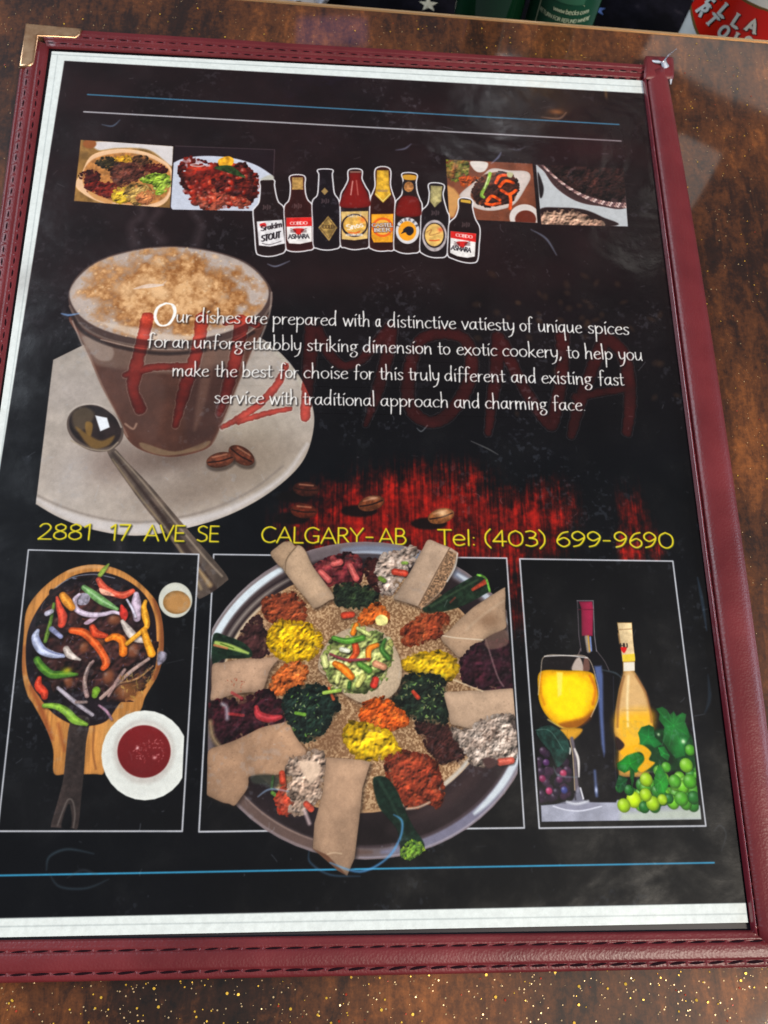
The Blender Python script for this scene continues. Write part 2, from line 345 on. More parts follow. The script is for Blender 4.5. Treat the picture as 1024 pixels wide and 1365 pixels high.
CAP = {
 'A': (.8, ['l', [(.03, 0), (.4, 1), (.77, 0)], [(.16, .33), (.64, .33)]]), 'B': (.66, ['c', [(.1, 0), (.1, 1)], [(.1, 1), (.4, .99), (.52, .78), (.4, .55), (.1, .53)], [(.1, .53), (.45, .51), (.6, .27), (.45, .02), (.1, 0)]]),
 'C': (.8, ['c', [(.74, .88), (.48, 1), (.2, .86), (.08, .5), (.2, .13), (.48, 0), (.75, .12)]]), 'D': (.8, ['c', [(.1, 0), (.1, 1)], [(.1, 1), (.45, .96), (.72, .7), (.72, .3), (.45, .03), (.1, 0)]]),
 'E': (.6, ['l', [(.54, 1), (.1, 1), (.1, 0), (.55, 0)], [(.1, .52), (.5, .52)]]), 'F': (.56, ['l', [(.54, 1), (.1, 1), (.1, 0)], [(.1, .52), (.48, .52)]]),
 'G': (.86, ['c', [(.76, .86), (.48, 1), (.2, .86), (.08, .5), (.2, .13), (.48, 0), (.74, .1)], [(.74, .1), (.76, .45)], [(.76, .45), (.5, .45)]]), 'H': (.8, ['l', [(.1, 0), (.1, 1)], [(.7, 0), (.7, 1)], [(.1, .52), (.7, .52)]]),
 'I': (.24, ['l', [(.12, 0), (.12, 1)]]), 'K': (.7, ['l', [(.1, 0), (.1, 1)], [(.62, 1), (.12, .48), (.66, 0)]]), 'L': (.56, ['l', [(.1, 1), (.1, 0), (.54, 0)]]),
 'M': (.96, ['l', [(.08, 0), (.14, 1), (.48, .2), (.82, 1), (.88, 0)]]), 'N': (.82, ['l', [(.1, 0), (.1, 1), (.72, 0), (.72, 1)]]), 'O': (.9, ['c', [(.45, 1), (.17, .86), (.07, .5), (.17, .14), (.45, 0), (.73, .14), (.83, .5), (.73, .86), (.45, 1)]]),
 'P': (.62, ['c', [(.1, 0), (.1, 1)], [(.1, 1), (.42, .98), (.56, .74), (.42, .5), (.1, .47)]]), 'R': (.68, ['c', [(.1, 0), (.1, 1)], [(.1, 1), (.42, .98), (.55, .75), (.42, .54), (.1, .5)], [(.34, .5), (.66, 0)]]),
 'S': (.64, ['c', [(.55, .9), (.34, 1), (.12, .86), (.14, .64), (.34, .52), (.54, .38), (.54, .12), (.3, 0), (.07, .1)]]), 'T': (.66, ['l', [(.03, 1), (.63, 1)], [(.33, 1), (.33, 0)]]),
 'U': (.78, ['c', [(.1, 1), (.1, .3), (.22, .05), (.4, 0), (.58, .05), (.68, .3), (.68, 1)]]), 'V': (.74, ['l', [(.03, 1), (.37, 0), (.71, 1)]]), 'W': (1.1, ['l', [(.03, 1), (.28, 0), (.55, .9), (.82, 0), (1.07, 1)]]),
 'Y': (.7, ['l', [(.03, 1), (.35, .48), (.67, 1)], [(.35, .48), (.35, 0)]]), 'l': (.22, ['l', [(.1, 1.02), (.1, 0)]]), 'e': (.64, ['c', [(.1, .36), (.54, .37), (.48, .6), (.3, .68), (.12, .56), (.07, .3), (.17, .04), (.36, -.01), (.55, .08)]]),
 '0': (.74, ['c', [(.37, 1), (.14, .82), (.07, .5), (.14, .16), (.37, 0), (.6, .16), (.67, .5), (.6, .82), (.37, 1)]]), '1': (.44, ['l', [(.06, .82), (.26, 1), (.26, 0)]]),
 '2': (.62, ['c', [(.08, .82), (.2, .98), (.4, .98), (.52, .76), (.4, .46), (.06, 0)], [(.06, 0), (.58, 0)]]), '3': (.6, ['c', [(.08, .94), (.3, 1), (.5, .84), (.42, .6), (.22, .54)], [(.22, .54), (.5, .44), (.54, .16), (.3, 0), (.06, .07)]]),
 '4': (.66, ['l', [(.62, .28), (.05, .28), (.45, 1), (.45, 0)]]), '6': (.64, ['c', [(.54, .98), (.28, .86), (.1, .5), (.1, .22), (.32, 0), (.54, .14), (.56, .4), (.36, .58), (.12, .42)]]),
 '7': (.6, ['l', [(.05, 1), (.56, 1), (.2, 0)]]), '8': (.62, ['c', [(.31, 1), (.12, .86), (.14, .64), (.31, .54), (.52, .4), (.54, .14), (.31, 0), (.08, .14), (.1, .4), (.31, .54), (.48, .66), (.5, .86), (.31, 1)]]),
 '9': (.64, ['c', [(.1, .02), (.36, .14), (.54, .5), (.54, .78), (.32, 1), (.1, .86), (.08, .6), (.28, .42), (.52, .58)]]),
 '-': (.4, ['l', [(.05, .42), (.35, .42)]]), '(': (.36, ['c', [(.3, 1.08), (.1, .72), (.1, .22), (.3, -.14)]]), ')': (.36, ['c', [(.06, 1.08), (.26, .72), (.26, .22), (.06, -.14)]]), ':': (.24, ['l', [(.1, .04), (.12, .04)], [(.1, .5), (.12, .5)]]),
 '.': (.2, ['l', [(.08, .03), (.1, .03)]]), ' ': (.35, ['l']), 'w': (.8, ['l', [(.03, .66), (.2, 0), (.4, .6), (.6, 0), (.77, .66)]]), 'b': (.6, ['c', [(.1, 1), (.1, 0)], [(.1, .5), (.35, .66), (.52, .4), (.4, .06), (.1, .1)]]),
 'c': (.52, ['c', [(.48, .58), (.28, .66), (.08, .34), (.28, 0), (.48, .08)]]), 'k': (.52, ['l', [(.1, 1), (.1, 0)], [(.45, .62), (.1, .3), (.48, 0)]]), 's': (.46, ['c', [(.4, .58), (.22, .66), (.1, .5), (.3, .34), (.38, .14), (.2, 0), (.06, .08)]]),
 'o': (.6, ['c', [(.3, .66), (.08, .34), (.3, 0), (.52, .34), (.3, .66)]]), 'm': (.86, ['c', [(.1, .66), (.1, 0)], [(.1, .4), (.28, .66), (.42, .5), (.43, 0)], [(.43, .4), (.6, .66), (.74, .5), (.75, 0)]]),
}
def layout(word, table, ends=True):
    x = 0; out = []
    for ch in word:
        if ch in table: wd, st = table[ch]
        elif ch in PAP: wd, st = PAP[ch][0]*.62, [[(px*.62, py*.62) for px, py in q] for q in PAP[ch][1]]
        else: wd, st = .3, []
        if st and isinstance(st[0], str): mode, sts = st[0], st[1:]
        else: mode, sts = 'c', st
        for q in sts: out.append((mode, [(x+px, py) for px, py in q]))
        x += wd
    xs = [p[0] for _, q in out for p in q]
    return out, min(xs), max(xs)
def word(txt, x0, x1, base, hpx, wpx, col, table, soft=0.75, a=1.0, rough=0.0, shear=0.0, thick=0.35):
    """txt between photo x0..x1; base = function x -> baseline y; hpx unit height in photo px"""
    st, lo, hi = layout(txt, table)
    p0 = T([(x0, base(x0))])[0]; p1 = T([(x1, base(x1))])[0]
    u = (p1-p0)/(hi-lo); un = (p1-p0)/np.linalg.norm(p1-p0); v = np.array([un[1], -un[0]])*hpx*scl(((x0+x1)/2, base(x0)))
    k = scl(((x0+x1)/2, base(x0)))
    for mode, q in st:
        pp = np.array(q, float)
        if mode == 'c' and len(pp) > 2: pp = crom(pp, 5, False)
        Q = p0+(pp[:, :1]-lo)*u+pp[:, 1:]*(v+un*shear*np.linalg.norm(v))
        d = np.gradient(Q, axis=0); d /= (np.linalg.norm(d, axis=1)[:, None]+1e-9)
        ww = wpx*k*((1-thick)+2*thick*np.abs(d[:, 1])*0.9)
        if rough: ww = ww*(1+rng.normal(0, rough, len(ww)))
        if len(Q) >= 2: stroke(Q, ww, col, soft=soft, a=a, smooth=False, raw=True)
def quadpart(name, x0, x1, base, up, dn, label=None):
    xs = np.linspace(x0, x1, 8)
    part(name, T([(x, base(x)-up) for x in xs]+[(x, base(x)+dn) for x in xs[::-1]]), label)

# ---------------------------------------------------------------- paper and black field
C[:] = (213, 219, 216)
for a_, b_, wd_ in (((77, 73), (-88, 1238), 1.0), ((64, 72), (862, 116), 1.0), ((-98, 1237), (1000, 1218), 1.1)):
    stroke([a_, b_], wd_, (150, 158, 158), smooth=False, a=0.8)
field = [(86, 81), (866, 125), (1012, 1203), (-95, 1226)]
P = T(field); bf = box(P, 3); dfield = sdf(P, bf); mf = np.clip(0.5-dfield/2, 0, 1)
FM = np.zeros((CHT, CWD), np.float32); FM[sl(bf)] = mf
yy = np.linspace(0, 1, CHT)[:, None]; xx = np.linspace(0, 1, CWD)[None, :]
t_ = np.clip((yy-0.25)/0.3, 0, 1)[..., None]
basec = np.array([27, 16, 17])*(1-t_)+np.array([4, 5, 8])*t_
basec = basec+np.zeros((CHT, CWD, 3))
basec *= (0.8+0.5*N3)[..., None]
put((0, CWD, 0, CHT), FM, basec)
part('printed_field', P, 'black printed field with thin coloured rules, filling the sheet inside its white margin')
# warm brown bands and dim coffee beans behind the words
glow(420, 370, 330, 26, (40, 22, 22), 0.55, 3)
for _ in range(190):
    x, y = rng.uniform(600, 915), rng.uniform(335, 560)
    f = np.exp(-((x-800)/110)**2-((y-415)/50)**2)
    if rng.random() < f+0.05: p = T([(x, y)])[0]; blob(p[0], p[1], rng.uniform(8, 15), rng.uniform(6, 10), rng.random()*3, (72, 52, 36), a=0.30, hard=0.0)
# red wood showing through at mid page
def redwood():
    b = box(T([(330, 590), (965, 590), (965, 930), (330, 930)]), 5); X, Y = grid(b); s_ = sl(b)
    env = np.zeros(X.shape)
    for (x, y, rx, ry, a_) in [(440, 700, 60, 50, 0.8), (520, 690, 70, 55, 1.1), (600, 690, 60, 60, 1.2), (650, 720, 45, 42, 1.1), (735, 690, 34, 50, 0.7), (700, 690, 60, 40, .35), (845, 700, 24, 55, .55), (840, 740, 14, 20, .8), (875, 735, 14, 22, .5), (690, 810, 12, 45, 0.55), (270, 730, 50, 12, .3)]:
        p = T([(x, y)])[0]; k = scl((x, y)); env += a_*np.exp(-((X-p[0])/(rx*k))**2-((Y-p[1])/(ry*k))**2)
    env = np.clip(env, 0, 1.25); st = NV[s_]*0.5+N1[s_]*0.2+N2[s_]*.3
    v = np.clip(env*1.15-0.12+(st-0.5)*1.1*np.clip(env*4, 0, 1), 0, 1)*np.clip(env*3, 0, 1)
    st2 = np.clip((st-0.25)*1.7, 0, 1)[..., None]
    put(b, np.clip(v, 0, 1)*FM[s_], np.array([44, 6, 5])*(1-st2)+np.array([158, 28, 18])*st2)
redwood()
part('wood_picture', T([(360, 600), (900, 600), (935, 742), (350, 735)]), 'streaky red wood grain printed across the middle of the sheet')
# thin rules
stroke([(117, 126), (825, 166)], 1.8, (66, 112, 138), smooth=False, name='blue_rule')
stroke([(112, 149), (828, 188)], 1.9, (165, 162, 166), smooth=False, name='white_rule')
stroke([(-80, 1168.5), (952, 1150)], 2.4, (58, 138, 172), smooth=False, name='blue_rule')

# ---------------------------------------------------------------- coffee glass, saucer and spoon
sauc = [tuple(q) for q in crom(zK((255, 352), (420, 330), (640, 318), (735, 318), (820, 368), (890, 450), (928, 540), (930, 610), (905, 690), (850, 755), (760, 820), (650, 872), (520, 907), (400, 922), (280, 905), (180, 870), (106, 828)), 5, False)]+zK((158, 400))
_old = zK((158, 400), (255, 352), (420, 330), (640, 318), (735, 318), (820, 368), (890, 450), (928, 540), (930, 610), (905, 690), (850, 755), (760, 820), (650, 872), (520, 907), (400, 922), (280, 905), (180, 870), (106, 828))
fill(sauc, (166, 156, 147), smooth=False, tex=0.07, texn=N2, soft=1.2, shade=(100, -0.1), name='saucer_picture', label='pale stoneware saucer printed under the coffee glass')
CL = np.zeros((CHT, CWD), np.float32); P = T(sauc); b = box(P, 2); CL[sl(b)] = np.clip(0.5-sdf(P, b), 0, 1)
CLIP[0] = CL
glow(330, 600, 60, 60, (142, 130, 112), 0.6); glow(300, 640, 120, 30, (120, 105, 92), 0.5, 25); glow(100, 520, 40, 30, (165, 155, 150), 0.5)
glow(225, 610, 95, 24, (84, 68, 60), 0.8, 8); glow(250, 655, 70, 25, (112, 98, 88), 0.5, 10); glow(150, 610, 50, 40, (128, 112, 104), .6); glow(95, 630, 26, 40, (176, 168, 163), .6)
stroke(zK((106, 812), (180, 852), (280, 886), (400, 902), (520, 890), (650, 856), (760, 804), (850, 738), (912, 650)), [4, 9, 13, 14, 12, 9, 7, 5, 3], (192, 186, 184), soft=4, a=0.8)
stroke(zK((105, 800), (190, 838), (290, 868), (400, 882), (520, 870), (640, 838), (750, 785), (840, 715)), 2.5, (112, 102, 96), soft=2.5, a=0.6)
stroke(zK((740, 330), (820, 378), (885, 458), (915, 545)), 4, (170, 164, 150), soft=2, a=0.6)
CLIP[0] = None
glassb = zK((212, 270), (250, 355), (300, 475), (345, 560), (375, 630), (420, 668), (500, 688), (580, 676), (630, 650), (660, 585), (700, 490), (745, 380), (790, 260), (600, 330), (420, 340))
fill(glassb, (74, 47, 38), tex=0.12, texn=N2, edge=(7, 0.25), name='coffee_glass_picture', label='tall tapered glass of frothy coffee printed at upper left of the sheet')
fill(zK((235, 315), (330, 352), (500, 372), (700, 352), (725, 380), (700, 420), (500, 440), (330, 425), (272, 400)), (112, 92, 82), a=0.75, soft=5)
fill(zK((245, 330), (330, 360), (330, 400), (285, 395)), (140, 124, 114), a=0.8, soft=3)
fill(zK((420, 645), (520, 672), (620, 640), (600, 665), (500, 684), (430, 668)), (118, 98, 76), a=0.8, soft=2)
fill(zK((300, 430), (480, 450), (460, 640), (380, 600), (330, 520)), (86, 62, 55), a=0.5, soft=8)
fill(zK((560, 450), (700, 430), (650, 600), (560, 650)), (58, 40, 37), a=0.6, soft=8)
stroke(zK((255, 360), (300, 470), (345, 560), (378, 628)), 2.2, (150, 132, 120), a=0.55, soft=1.5)
stroke(zK((745, 380), (700, 490), (662, 585), (632, 648)), 2.0, (128, 110, 98), a=0.6, soft=1.5)
for q in [((372, 590), (395, 605), (405, 590))]:
    stroke(zK(*q), 2.5, (180, 150, 130), a=0.6, soft=1.5)
rim = zK((203, 225), (222, 160), (290, 105), (400, 72), (520, 62), (640, 78), (740, 115), (800, 180), (806, 240), (760, 300), (660, 348), (500, 368), (340, 345), (240, 300))
fill(rim, (70, 54, 50), name='froth_picture', label='white and brown milk froth on the printed coffee')
foam = zK((207, 215), (228, 160), (295, 108), (400, 76), (520, 66), (640, 82), (735, 118), (792, 178), (790, 232), (740, 285), (650, 325), (500, 345), (350, 325), (250, 280))
fill(foam, (192, 176, 166), tex=0.10, texn=N2, soft=2, edge=(10, -0.14))
P = T(crom(foam)); b = box(P, 2); X, Y = grid(b); pc = T(zK((510, 205)))[0]; k = scl((225, 392))
rr = np.hypot((X-pc[0])/(238/2.226*k), (Y-pc[1])/(138/2.226*k)); n_ = N2[sl(b)]*0.8+N1[sl(b)]*0.2
m_ = np.clip((1.14-rr+(n_-0.5)*0.7)*2.6, 0, 1)*np.clip(0.5-sdf(P, b)/4, 0, 1)
v = np.clip(0.05+.9*n_+.35*N1[sl(b)]+0.25*N3[sl(b)]-0.66*np.clip(rr, 0, 1)**1.5, 0, 1)[..., None]
put(b, m_*0.95, np.array([116, 66, 24])*(1-v)+np.array([208, 164, 118])*v)
for x, y in inside(P, 260):
    q = math.hypot((x-pc[0])/(250/2.226*k), (y-pc[1])/(145/2.226*k))
    if q < 1.1: blob(x, y, rng.uniform(1, 4.2), rng.uniform(1, 4), 0, (150, 108, 62) if rng.random() < .6 else (222, 190, 150), a=0.35, hard=0.3, hl=0.3)
for zx, zy, r_ in ((430, 165, 20), (600, 165, 22), (655, 215, 18), (610, 230, 14), (480, 200, 22), (370, 190, 26), (470, 110, 18), (550, 95, 10), (640, 95, 8)):
    p = T(zK((zx, zy)))[0]; blob(p[0], p[1], r_*0.75*k, r_*.55*k, .2, (208, 172, 134), a=0.55, hard=0.0, flat=.8)
fill(zK((300, 290), (420, 335), (560, 340), (680, 310), (600, 328), (480, 322), (380, 300)), (205, 188, 172), a=0.7, soft=4)
stroke(zK((207, 240), (245, 300), (340, 345), (500, 366), (660, 346), (758, 300), (804, 240)), 3, (104, 88, 80), a=0.8)
stroke(zK((215, 268), (250, 318), (345, 360), (500, 382), (668, 360), (752, 318)), 5, (34, 24, 23), a=0.8, soft=2)
fill(zK((395, 190), (440, 175), (490, 178), (440, 186)), (220, 205, 200), a=.6)
stroke(zK((300, 340), (420, 366), (560, 368), (690, 345), (770, 296)), 1.6, (176, 160, 148), soft=1.2, a=.7)
stroke(zK((806, 200), (800, 262), (776, 330), (742, 400)), 2.2, (158, 142, 132), soft=1.4, a=.7)
stroke(zK((215, 285), (240, 345), (270, 410)), 2.0, (168, 152, 142), soft=1.4, a=.7)
fill(zK((610, 380), (640, 378), (600, 560), (575, 600)), (112, 84, 72), soft=5, a=.5)
# steam
for q in ([(180, 325), (175, 300), (190, 285), (182, 262)], [(262, 325), (268, 300), (258, 280), (272, 262)], [(215, 320), (200, 300), (212, 282)], [(160, 720), (158, 745)], [(240, 715), (236, 750), (240, 790)]):
    stroke(q, [12, 8, 9, 3][:len(q)], (92, 80, 84), soft=8, a=0.34)
# spoon
spoon_h = [(143, 600), (152, 597), (170, 616), (200, 647), (235, 688), (268, 726), (302, 766), (300, 777), (272, 796), (262, 794), (252, 758), (225, 716), (190, 672), (160, 630), (148, 612)]
fill(spoon_h, (84, 72, 64), tex=0.2, texn=N2, name='spoon_picture', label='steel teaspoon printed lying on the saucer')
stroke([(150, 604), (185, 648), (225, 700), (262, 752), (285, 786)], [2, 4, 6, 8, 9], (52, 40, 36), soft=2)
stroke([(154, 602), (190, 642), (232, 694), (272, 742), (296, 768)], [1.5, 2.2, 2.4, 2.4, 2.4], (150, 136, 120), soft=1.6, a=.75)
stroke([(150, 612), (185, 660), (225, 710), (252, 752), (268, 785)], [1, 1.6, 2.2, 3, 4], (156, 138, 106), soft=1.8, a=.6)
stroke([(262, 755), (280, 780)], [4, 7], (178, 152, 112), soft=2.5, a=.7)
fill(ell(127, 571, 39, 30, 22), (84, 72, 66), name='spoon_picture')
fill(ell(127, 569, 36, 27, 22), (34, 26, 25), tex=0.3, texn=N2, soft=2)
fill(zK((215, 560), (250, 540), (280, 560), (260, 600), (225, 610)), (92, 78, 60), a=0.7, soft=4)
fill(zK((225, 600), (260, 620), (300, 640), (340, 625), (320, 655), (270, 660)), (120, 92, 48), a=0.8, soft=3)
fill(zK((255, 585), (275, 590), (270, 625), (255, 615)), (130, 100, 50), a=0.8, soft=2)
fill(zK((283, 565), (318, 572), (326, 600), (298, 612)), (216, 220, 226), smooth=False, soft=1.5)
stroke(zK((200, 560), (235, 535), (290, 533), (340, 565), (360, 600)), 2.2, (170, 160, 152), a=0.8)
stroke(zK((212, 640), (265, 664), (320, 668), (350, 645)), 2, (150, 136, 118), a=0.7)
# beans
def bean(cx_, cy_, rx, ry, ang, col=(96, 50, 34), shadow=True):
    if shadow: fill(ell(cx_+1, cy_+4, rx*1.05, ry*1.1, ang), (40, 30, 26), a=0.6, soft=3)
    fill(ell(cx_, cy_, rx, ry, ang), col, tex=0.25, edge=(5, -0.4), soft=1, name='coffee_bean_picture')
    an = math.radians(ang); ux, uy = math.cos(an), math.sin(an)
    stroke([(cx_-rx*.85*ux, cy_-rx*.85*uy), (cx_-uy*1.5, cy_+ux*1.5), (cx_+rx*.85*ux, cy_+rx*.85*uy)], 1.8, (30, 14, 10))
    stroke([(cx_-rx*.5*ux+uy*ry*.55, cy_-rx*.5*uy-ux*ry*.55), (cx_+rx*.5*ux+uy*ry*.55, cy_+rx*.5*uy-ux*ry*.55)], 1.6, (180, 130, 104), a=0.7, soft=1.5)
bean(322, 607, 19, 11, 32); bean(294, 613, 19, 10, -12, (104, 56, 38))
for x, y, c_ in ((408, 652, (60, 26, 18)), (405, 681, (88, 34, 20)), (495, 671, (116, 62, 36)), (588, 688, (150, 92, 50))):
    fill(ell(x-16, y+10, 24, 8, 0), (8, 5, 5), a=0.9, soft=3); bean(x, y, 18, 10, -15 if x > 420 else 5, c_, False)
glow(590, 684, 8, 5, (225, 190, 150), 0.8); glow(497, 664, 7, 2.5, (200, 160, 130), 0.7)

# ---------------------------------------------------------------- big red brush title
def brush(pts, wd):
    pp = crom(np.hstack([np.array(pts, float), np.array(wd, float)[:, None]]), 6, False)
    P = T(pp[:, :2]); rr_ = pp[:, 2]/2*scl(tuple(pp[len(pp)//2, :2]))
    b = box(P, rr_.max()+5); X, Y = grid(b); D = np.full(X.shape, 1e9)
    for i in range(len(P)-1):
        e = P[i+1]-P[i]; L = e@e+1e-9; t = np.clip(((X-P[i][0])*e[0]+(Y-P[i][1])*e[1])/L, 0, 1)
        D = np.minimum(D, np.hypot(X-P[i][0]-e[0]*t, Y-P[i][1]-e[1]*t)-(rr_[i]+(rr_[i+1]-rr_[i])*t))
    return b, D+(N1[sl(b)]-.5)*2.5, P, rr_
TITLE = {
 'H': [([(197, 424), (188, 462), (180, 498), (178, 522), (187, 545)], [17, 15, 17, 13, 15]), ([(168, 500), (205, 490), (250, 488)], [8, 10, 8]), ([(270, 424), (262, 470), (246, 520), (234, 568)], [17, 15, 15, 6])],
 'I': [([(322, 428), (316, 470), (303, 520), (292, 552)], [19, 16, 13, 7]), ([(300, 432), (322, 426), (344, 434)], [6, 12, 8])],
 'D': [([(381, 487), (370, 512), (345, 540), (318, 558), (296, 570)], [8, 10, 10, 9, 6]), ([(318, 562), (352, 552), (387, 545)], [8, 8, 6])],
 'M': [([(415, 432), (414, 470), (410, 515), (407, 556)], [16, 17, 14, 12]), ([(424, 440), (438, 470), (456, 487), (478, 482), (500, 460), (520, 436)], [14, 14, 12, 12, 13, 14]), ([(521, 440), (515, 480), (502, 525), (488, 566)], [18, 16, 14, 6])],
 'O': [([(592, 443), (560, 455), (545, 500), (548, 545), (575, 563), (605, 545), (628, 500), (622, 455), (592, 443)], [18, 15, 17, 17, 16, 17, 17, 16, 18])],
 'N': [([(664, 450), (662, 490), (656, 535), (651, 577)], [17, 16, 14, 9]), ([(670, 458), (692, 505), (716, 545), (733, 566)], [17, 15, 15, 15]), ([(750, 448), (749, 500), (742, 540), (736, 566)], [17, 15, 16, 16])],
 'A': [([(808, 448), (790, 490), (772, 540), (762, 580)], [18, 15, 15, 10]), ([(808, 450), (832, 475), (840, 530), (836, 576)], [18, 17, 15, 12]), ([(768, 530), (800, 523), (834, 518)], [12, 10, 10])],
}
for ch, sts in TITLE.items():
    prs = [brush(*q) for q in sts]
    bb = (min(p[0][0] for p in prs), max(p[0][1] for p in prs), min(p[0][2] for p in prs), max(p[0][3] for p in prs))
    D = np.full((bb[3]-bb[2], bb[1]-bb[0]), 1e9)
    for b, d, P, rr_ in prs:
        v_ = D[b[2]-bb[2]:b[3]-bb[2], b[0]-bb[0]:b[1]-bb[0]]; np.minimum(v_, d, out=v_)
        dd = np.gradient(P, axis=0); nn = np.stack([-dd[:, 1], dd[:, 0]], 1); nn /= np.linalg.norm(nn, axis=1)[:, None]
        if not (ch == 'O'): part('title_letter', np.vstack([P+nn*rr_[:, None], (P-nn*rr_[:, None])[::-1]]), 'dark red brushed capital letter of the title behind the words')
        else: part('title_letter', np.vstack([P+nn*(rr_[:, None] if nn[0] @ (P[0]-P.mean(0)) > 0 else -rr_[:, None])]), 'dark red brushed capital letter of the title behind the words')
    s_ = sl(bb); bgc = C[s_].copy()
    lum = bgc.mean(-1, keepdims=True)/255
    put(bb, np.clip(0.5-np.abs(D-2.0)/1.8, 0, 1)*0.9, np.clip(bgc*0.8+np.array([92, 78, 78]), 0, 215))
    red = bgc*np.array([0.60, 0.28, 0.25])+np.array([44, 14, 13])+lum*np.array([52, 18, 14])
    red *= ((0.85+0.3*N2[s_])*(1-.28*np.exp(-np.abs(D+1)/3.0)))[..., None]
    put(bb, np.clip(0.5-D/1.6, 0, 1)*0.93, np.clip(red, 0, 255))

# ---------------------------------------------------------------- four dish photographs
def quad(pts, col, **k): fill(pts, col, smooth=False, **k)
def clip_to(pts, smooth=False):
    P = T(crom(pts) if smooth else pts); b = box(P, 2); cl = np.zeros((CHT, CWD), np.float32); cl[sl(b)] = np.clip(0.5-sdf(P, b), 0, 1); CLIP[0] = cl
q1 = zT1((65, 60), (515, 92), (500, 392), (32, 358))
quad(q1, (150, 112, 62), tex=0.25, texn=N2, name='dish_photo', label='printed photo of a mixed stew platter on flatbread, leftmost of the four')
clip_to(q1)
fill(zT1((150, 68), (515, 90), (515, 190), (400, 110), (250, 100), (150, 110)), (205, 198, 196), soft=3)
fill(ell(*zT1((108, 80))[0], 9, 6, 0), (140, 84, 44), soft=2)
fill(zT1((70, 220), (120, 135), (240, 105), (360, 115), (450, 150), (510, 210), (500, 330), (440, 385), (300, 392), (150, 360), (60, 310), (40, 270)), (216, 176, 140), soft=1.5, edge=(3, .1))
fill(zT1((75, 225), (125, 155), (240, 125), (350, 130), (440, 165), (500, 215), (490, 320), (420, 370), (300, 375), (160, 345), (90, 300)), (170, 116, 66), soft=2, tex=.15)
heap(zT1((70, 225), (130, 210), (155, 260), (130, 280), (85, 265)), (56, 20, 20), [(80, 28, 24), (52, 18, 20), (110, 40, 28)], 2.2, 60)
heap(zT1((140, 170), (180, 148), (240, 158), (245, 185), (190, 195)), (52, 40, 26), [(60, 52, 26), (44, 34, 22), (84, 70, 34)], 2, 60)
heap(zT1((235, 150), (290, 140), (320, 155), (300, 180), (250, 178)), (210, 140, 20), [(226, 160, 30), (232, 176, 60)], 2, 30)
heap(zT1((320, 150), (370, 140), (405, 165), (400, 190), (340, 190)), (120, 78, 44), [(150, 100, 60), (100, 60, 34), (70, 44, 30)], 1.8, 40)
heap(zT1((215, 205), (260, 175), (340, 180), (385, 215), (370, 250), (300, 265), (260, 290), (225, 260)), (92, 44, 32), [(110, 56, 40), (78, 36, 30), (134, 84, 66)], 2.6, 110)
heap(zT1((385, 190), (440, 180), (480, 205), (450, 228), (400, 215)), (96, 34, 30), [(110, 40, 34), (80, 26, 24)], 2.2, 40)
heap(zT1((90, 285), (140, 268), (220, 275), (240, 305), (200, 335), (130, 320)), (120, 28, 22), [(140, 36, 24), (96, 22, 20), (160, 60, 36)], 2.4, 80)
heap(zT1((225, 320), (250, 295), (300, 300), (300, 350), (260, 365), (225, 350)), (220, 170, 30), [(236, 190, 40), (224, 180, 70)], 2.4, 50)
heap(zT1((290, 300), (360, 280), (410, 310), (390, 360), (310, 370)), (196, 156, 80), [(214, 180, 110), (190, 150, 70), (150, 110, 60)], 2.6, 60)
heap(zT1((345, 330), (400, 310), (415, 345), (380, 370), (345, 355)), (204, 120, 70), [(216, 130, 80), (226, 150, 90)], 2.4, 30)
heap(zT1((360, 255), (400, 235), (450, 228), (495, 245), (495, 290), (440, 325), (420, 280)), (150, 180, 50), [(170, 204, 60), (130, 164, 40), (200, 220, 110)], 2.4, 80)
fill(zT1((95, 305), (160, 335), (220, 360), (200, 372), (130, 345)), (196, 144, 92), soft=2)
CLIP[0] = None
q2 = zT1((525, 90), (1010, 108), (985, 408), (503, 400))
quad(q2, (32, 20, 24), name='dish_photo', label='printed photo of red roasted chicken on a white plate, second of the four')
clip_to(zT1((525, 60), (1100, 60), (1100, 410), (503, 400)))
stroke(zT1((525, 90), (1010, 108), (1005, 240)), 1.0, (70, 56, 60), smooth=False)
fill(zT1((480, 230), (530, 165), (640, 140), (780, 145), (900, 175), (980, 220), (1000, 250), (960, 330), (930, 410), (700, 420), (520, 410)), (186, 190, 202), soft=1.5, edge=(4, .06))
heap(zT1((560, 160), (620, 150), (690, 175), (760, 195), (860, 190), (925, 240), (935, 310), (880, 335), (885, 370), (800, 380), (700, 400), (640, 375), (580, 330), (575, 270), (560, 220)), (128, 30, 18), [(160, 40, 22), (110, 24, 18), (70, 20, 18), (190, 70, 40), (140, 34, 20)], 4.0, 260, ragged=.6, hl=.15)
heap(zT1((640, 330), (720, 310), (790, 340), (860, 350), (880, 375), (780, 378), (700, 400), (650, 375)), (170, 74, 52), [(176, 84, 62), (150, 60, 44), (196, 104, 76)], 3.2, 70, hl=.3)
heap(zT1((720, 250), (860, 230), (920, 290), (850, 330), (740, 300)), (70, 22, 20), [(90, 28, 22), (54, 18, 18), (130, 40, 26)], 3, 70)
for _ in range(34):
    x, y = rng.uniform(575, 900), rng.uniform(180, 375)
    if y > 180+max(0, (640-x))*.2: p = T(zT1((x, y)))[0]; blob(p[0], p[1], rng.uniform(6, 11), rng.uniform(4, 7), rng.random()*3, [(168, 44, 24), (140, 34, 20), (190, 74, 44), (110, 26, 18)][rng.integers(4)], a=.7, hard=.3, hl=.45, flat=.35)
stroke(zT1((665, 185), (640, 190), (600, 182), (660, 172)), 1.6, (205, 190, 190), a=0.8)
fill(zT1((735, 160), (780, 140), (810, 155), (800, 185), (750, 195)), (206, 150, 40), tex=.2)
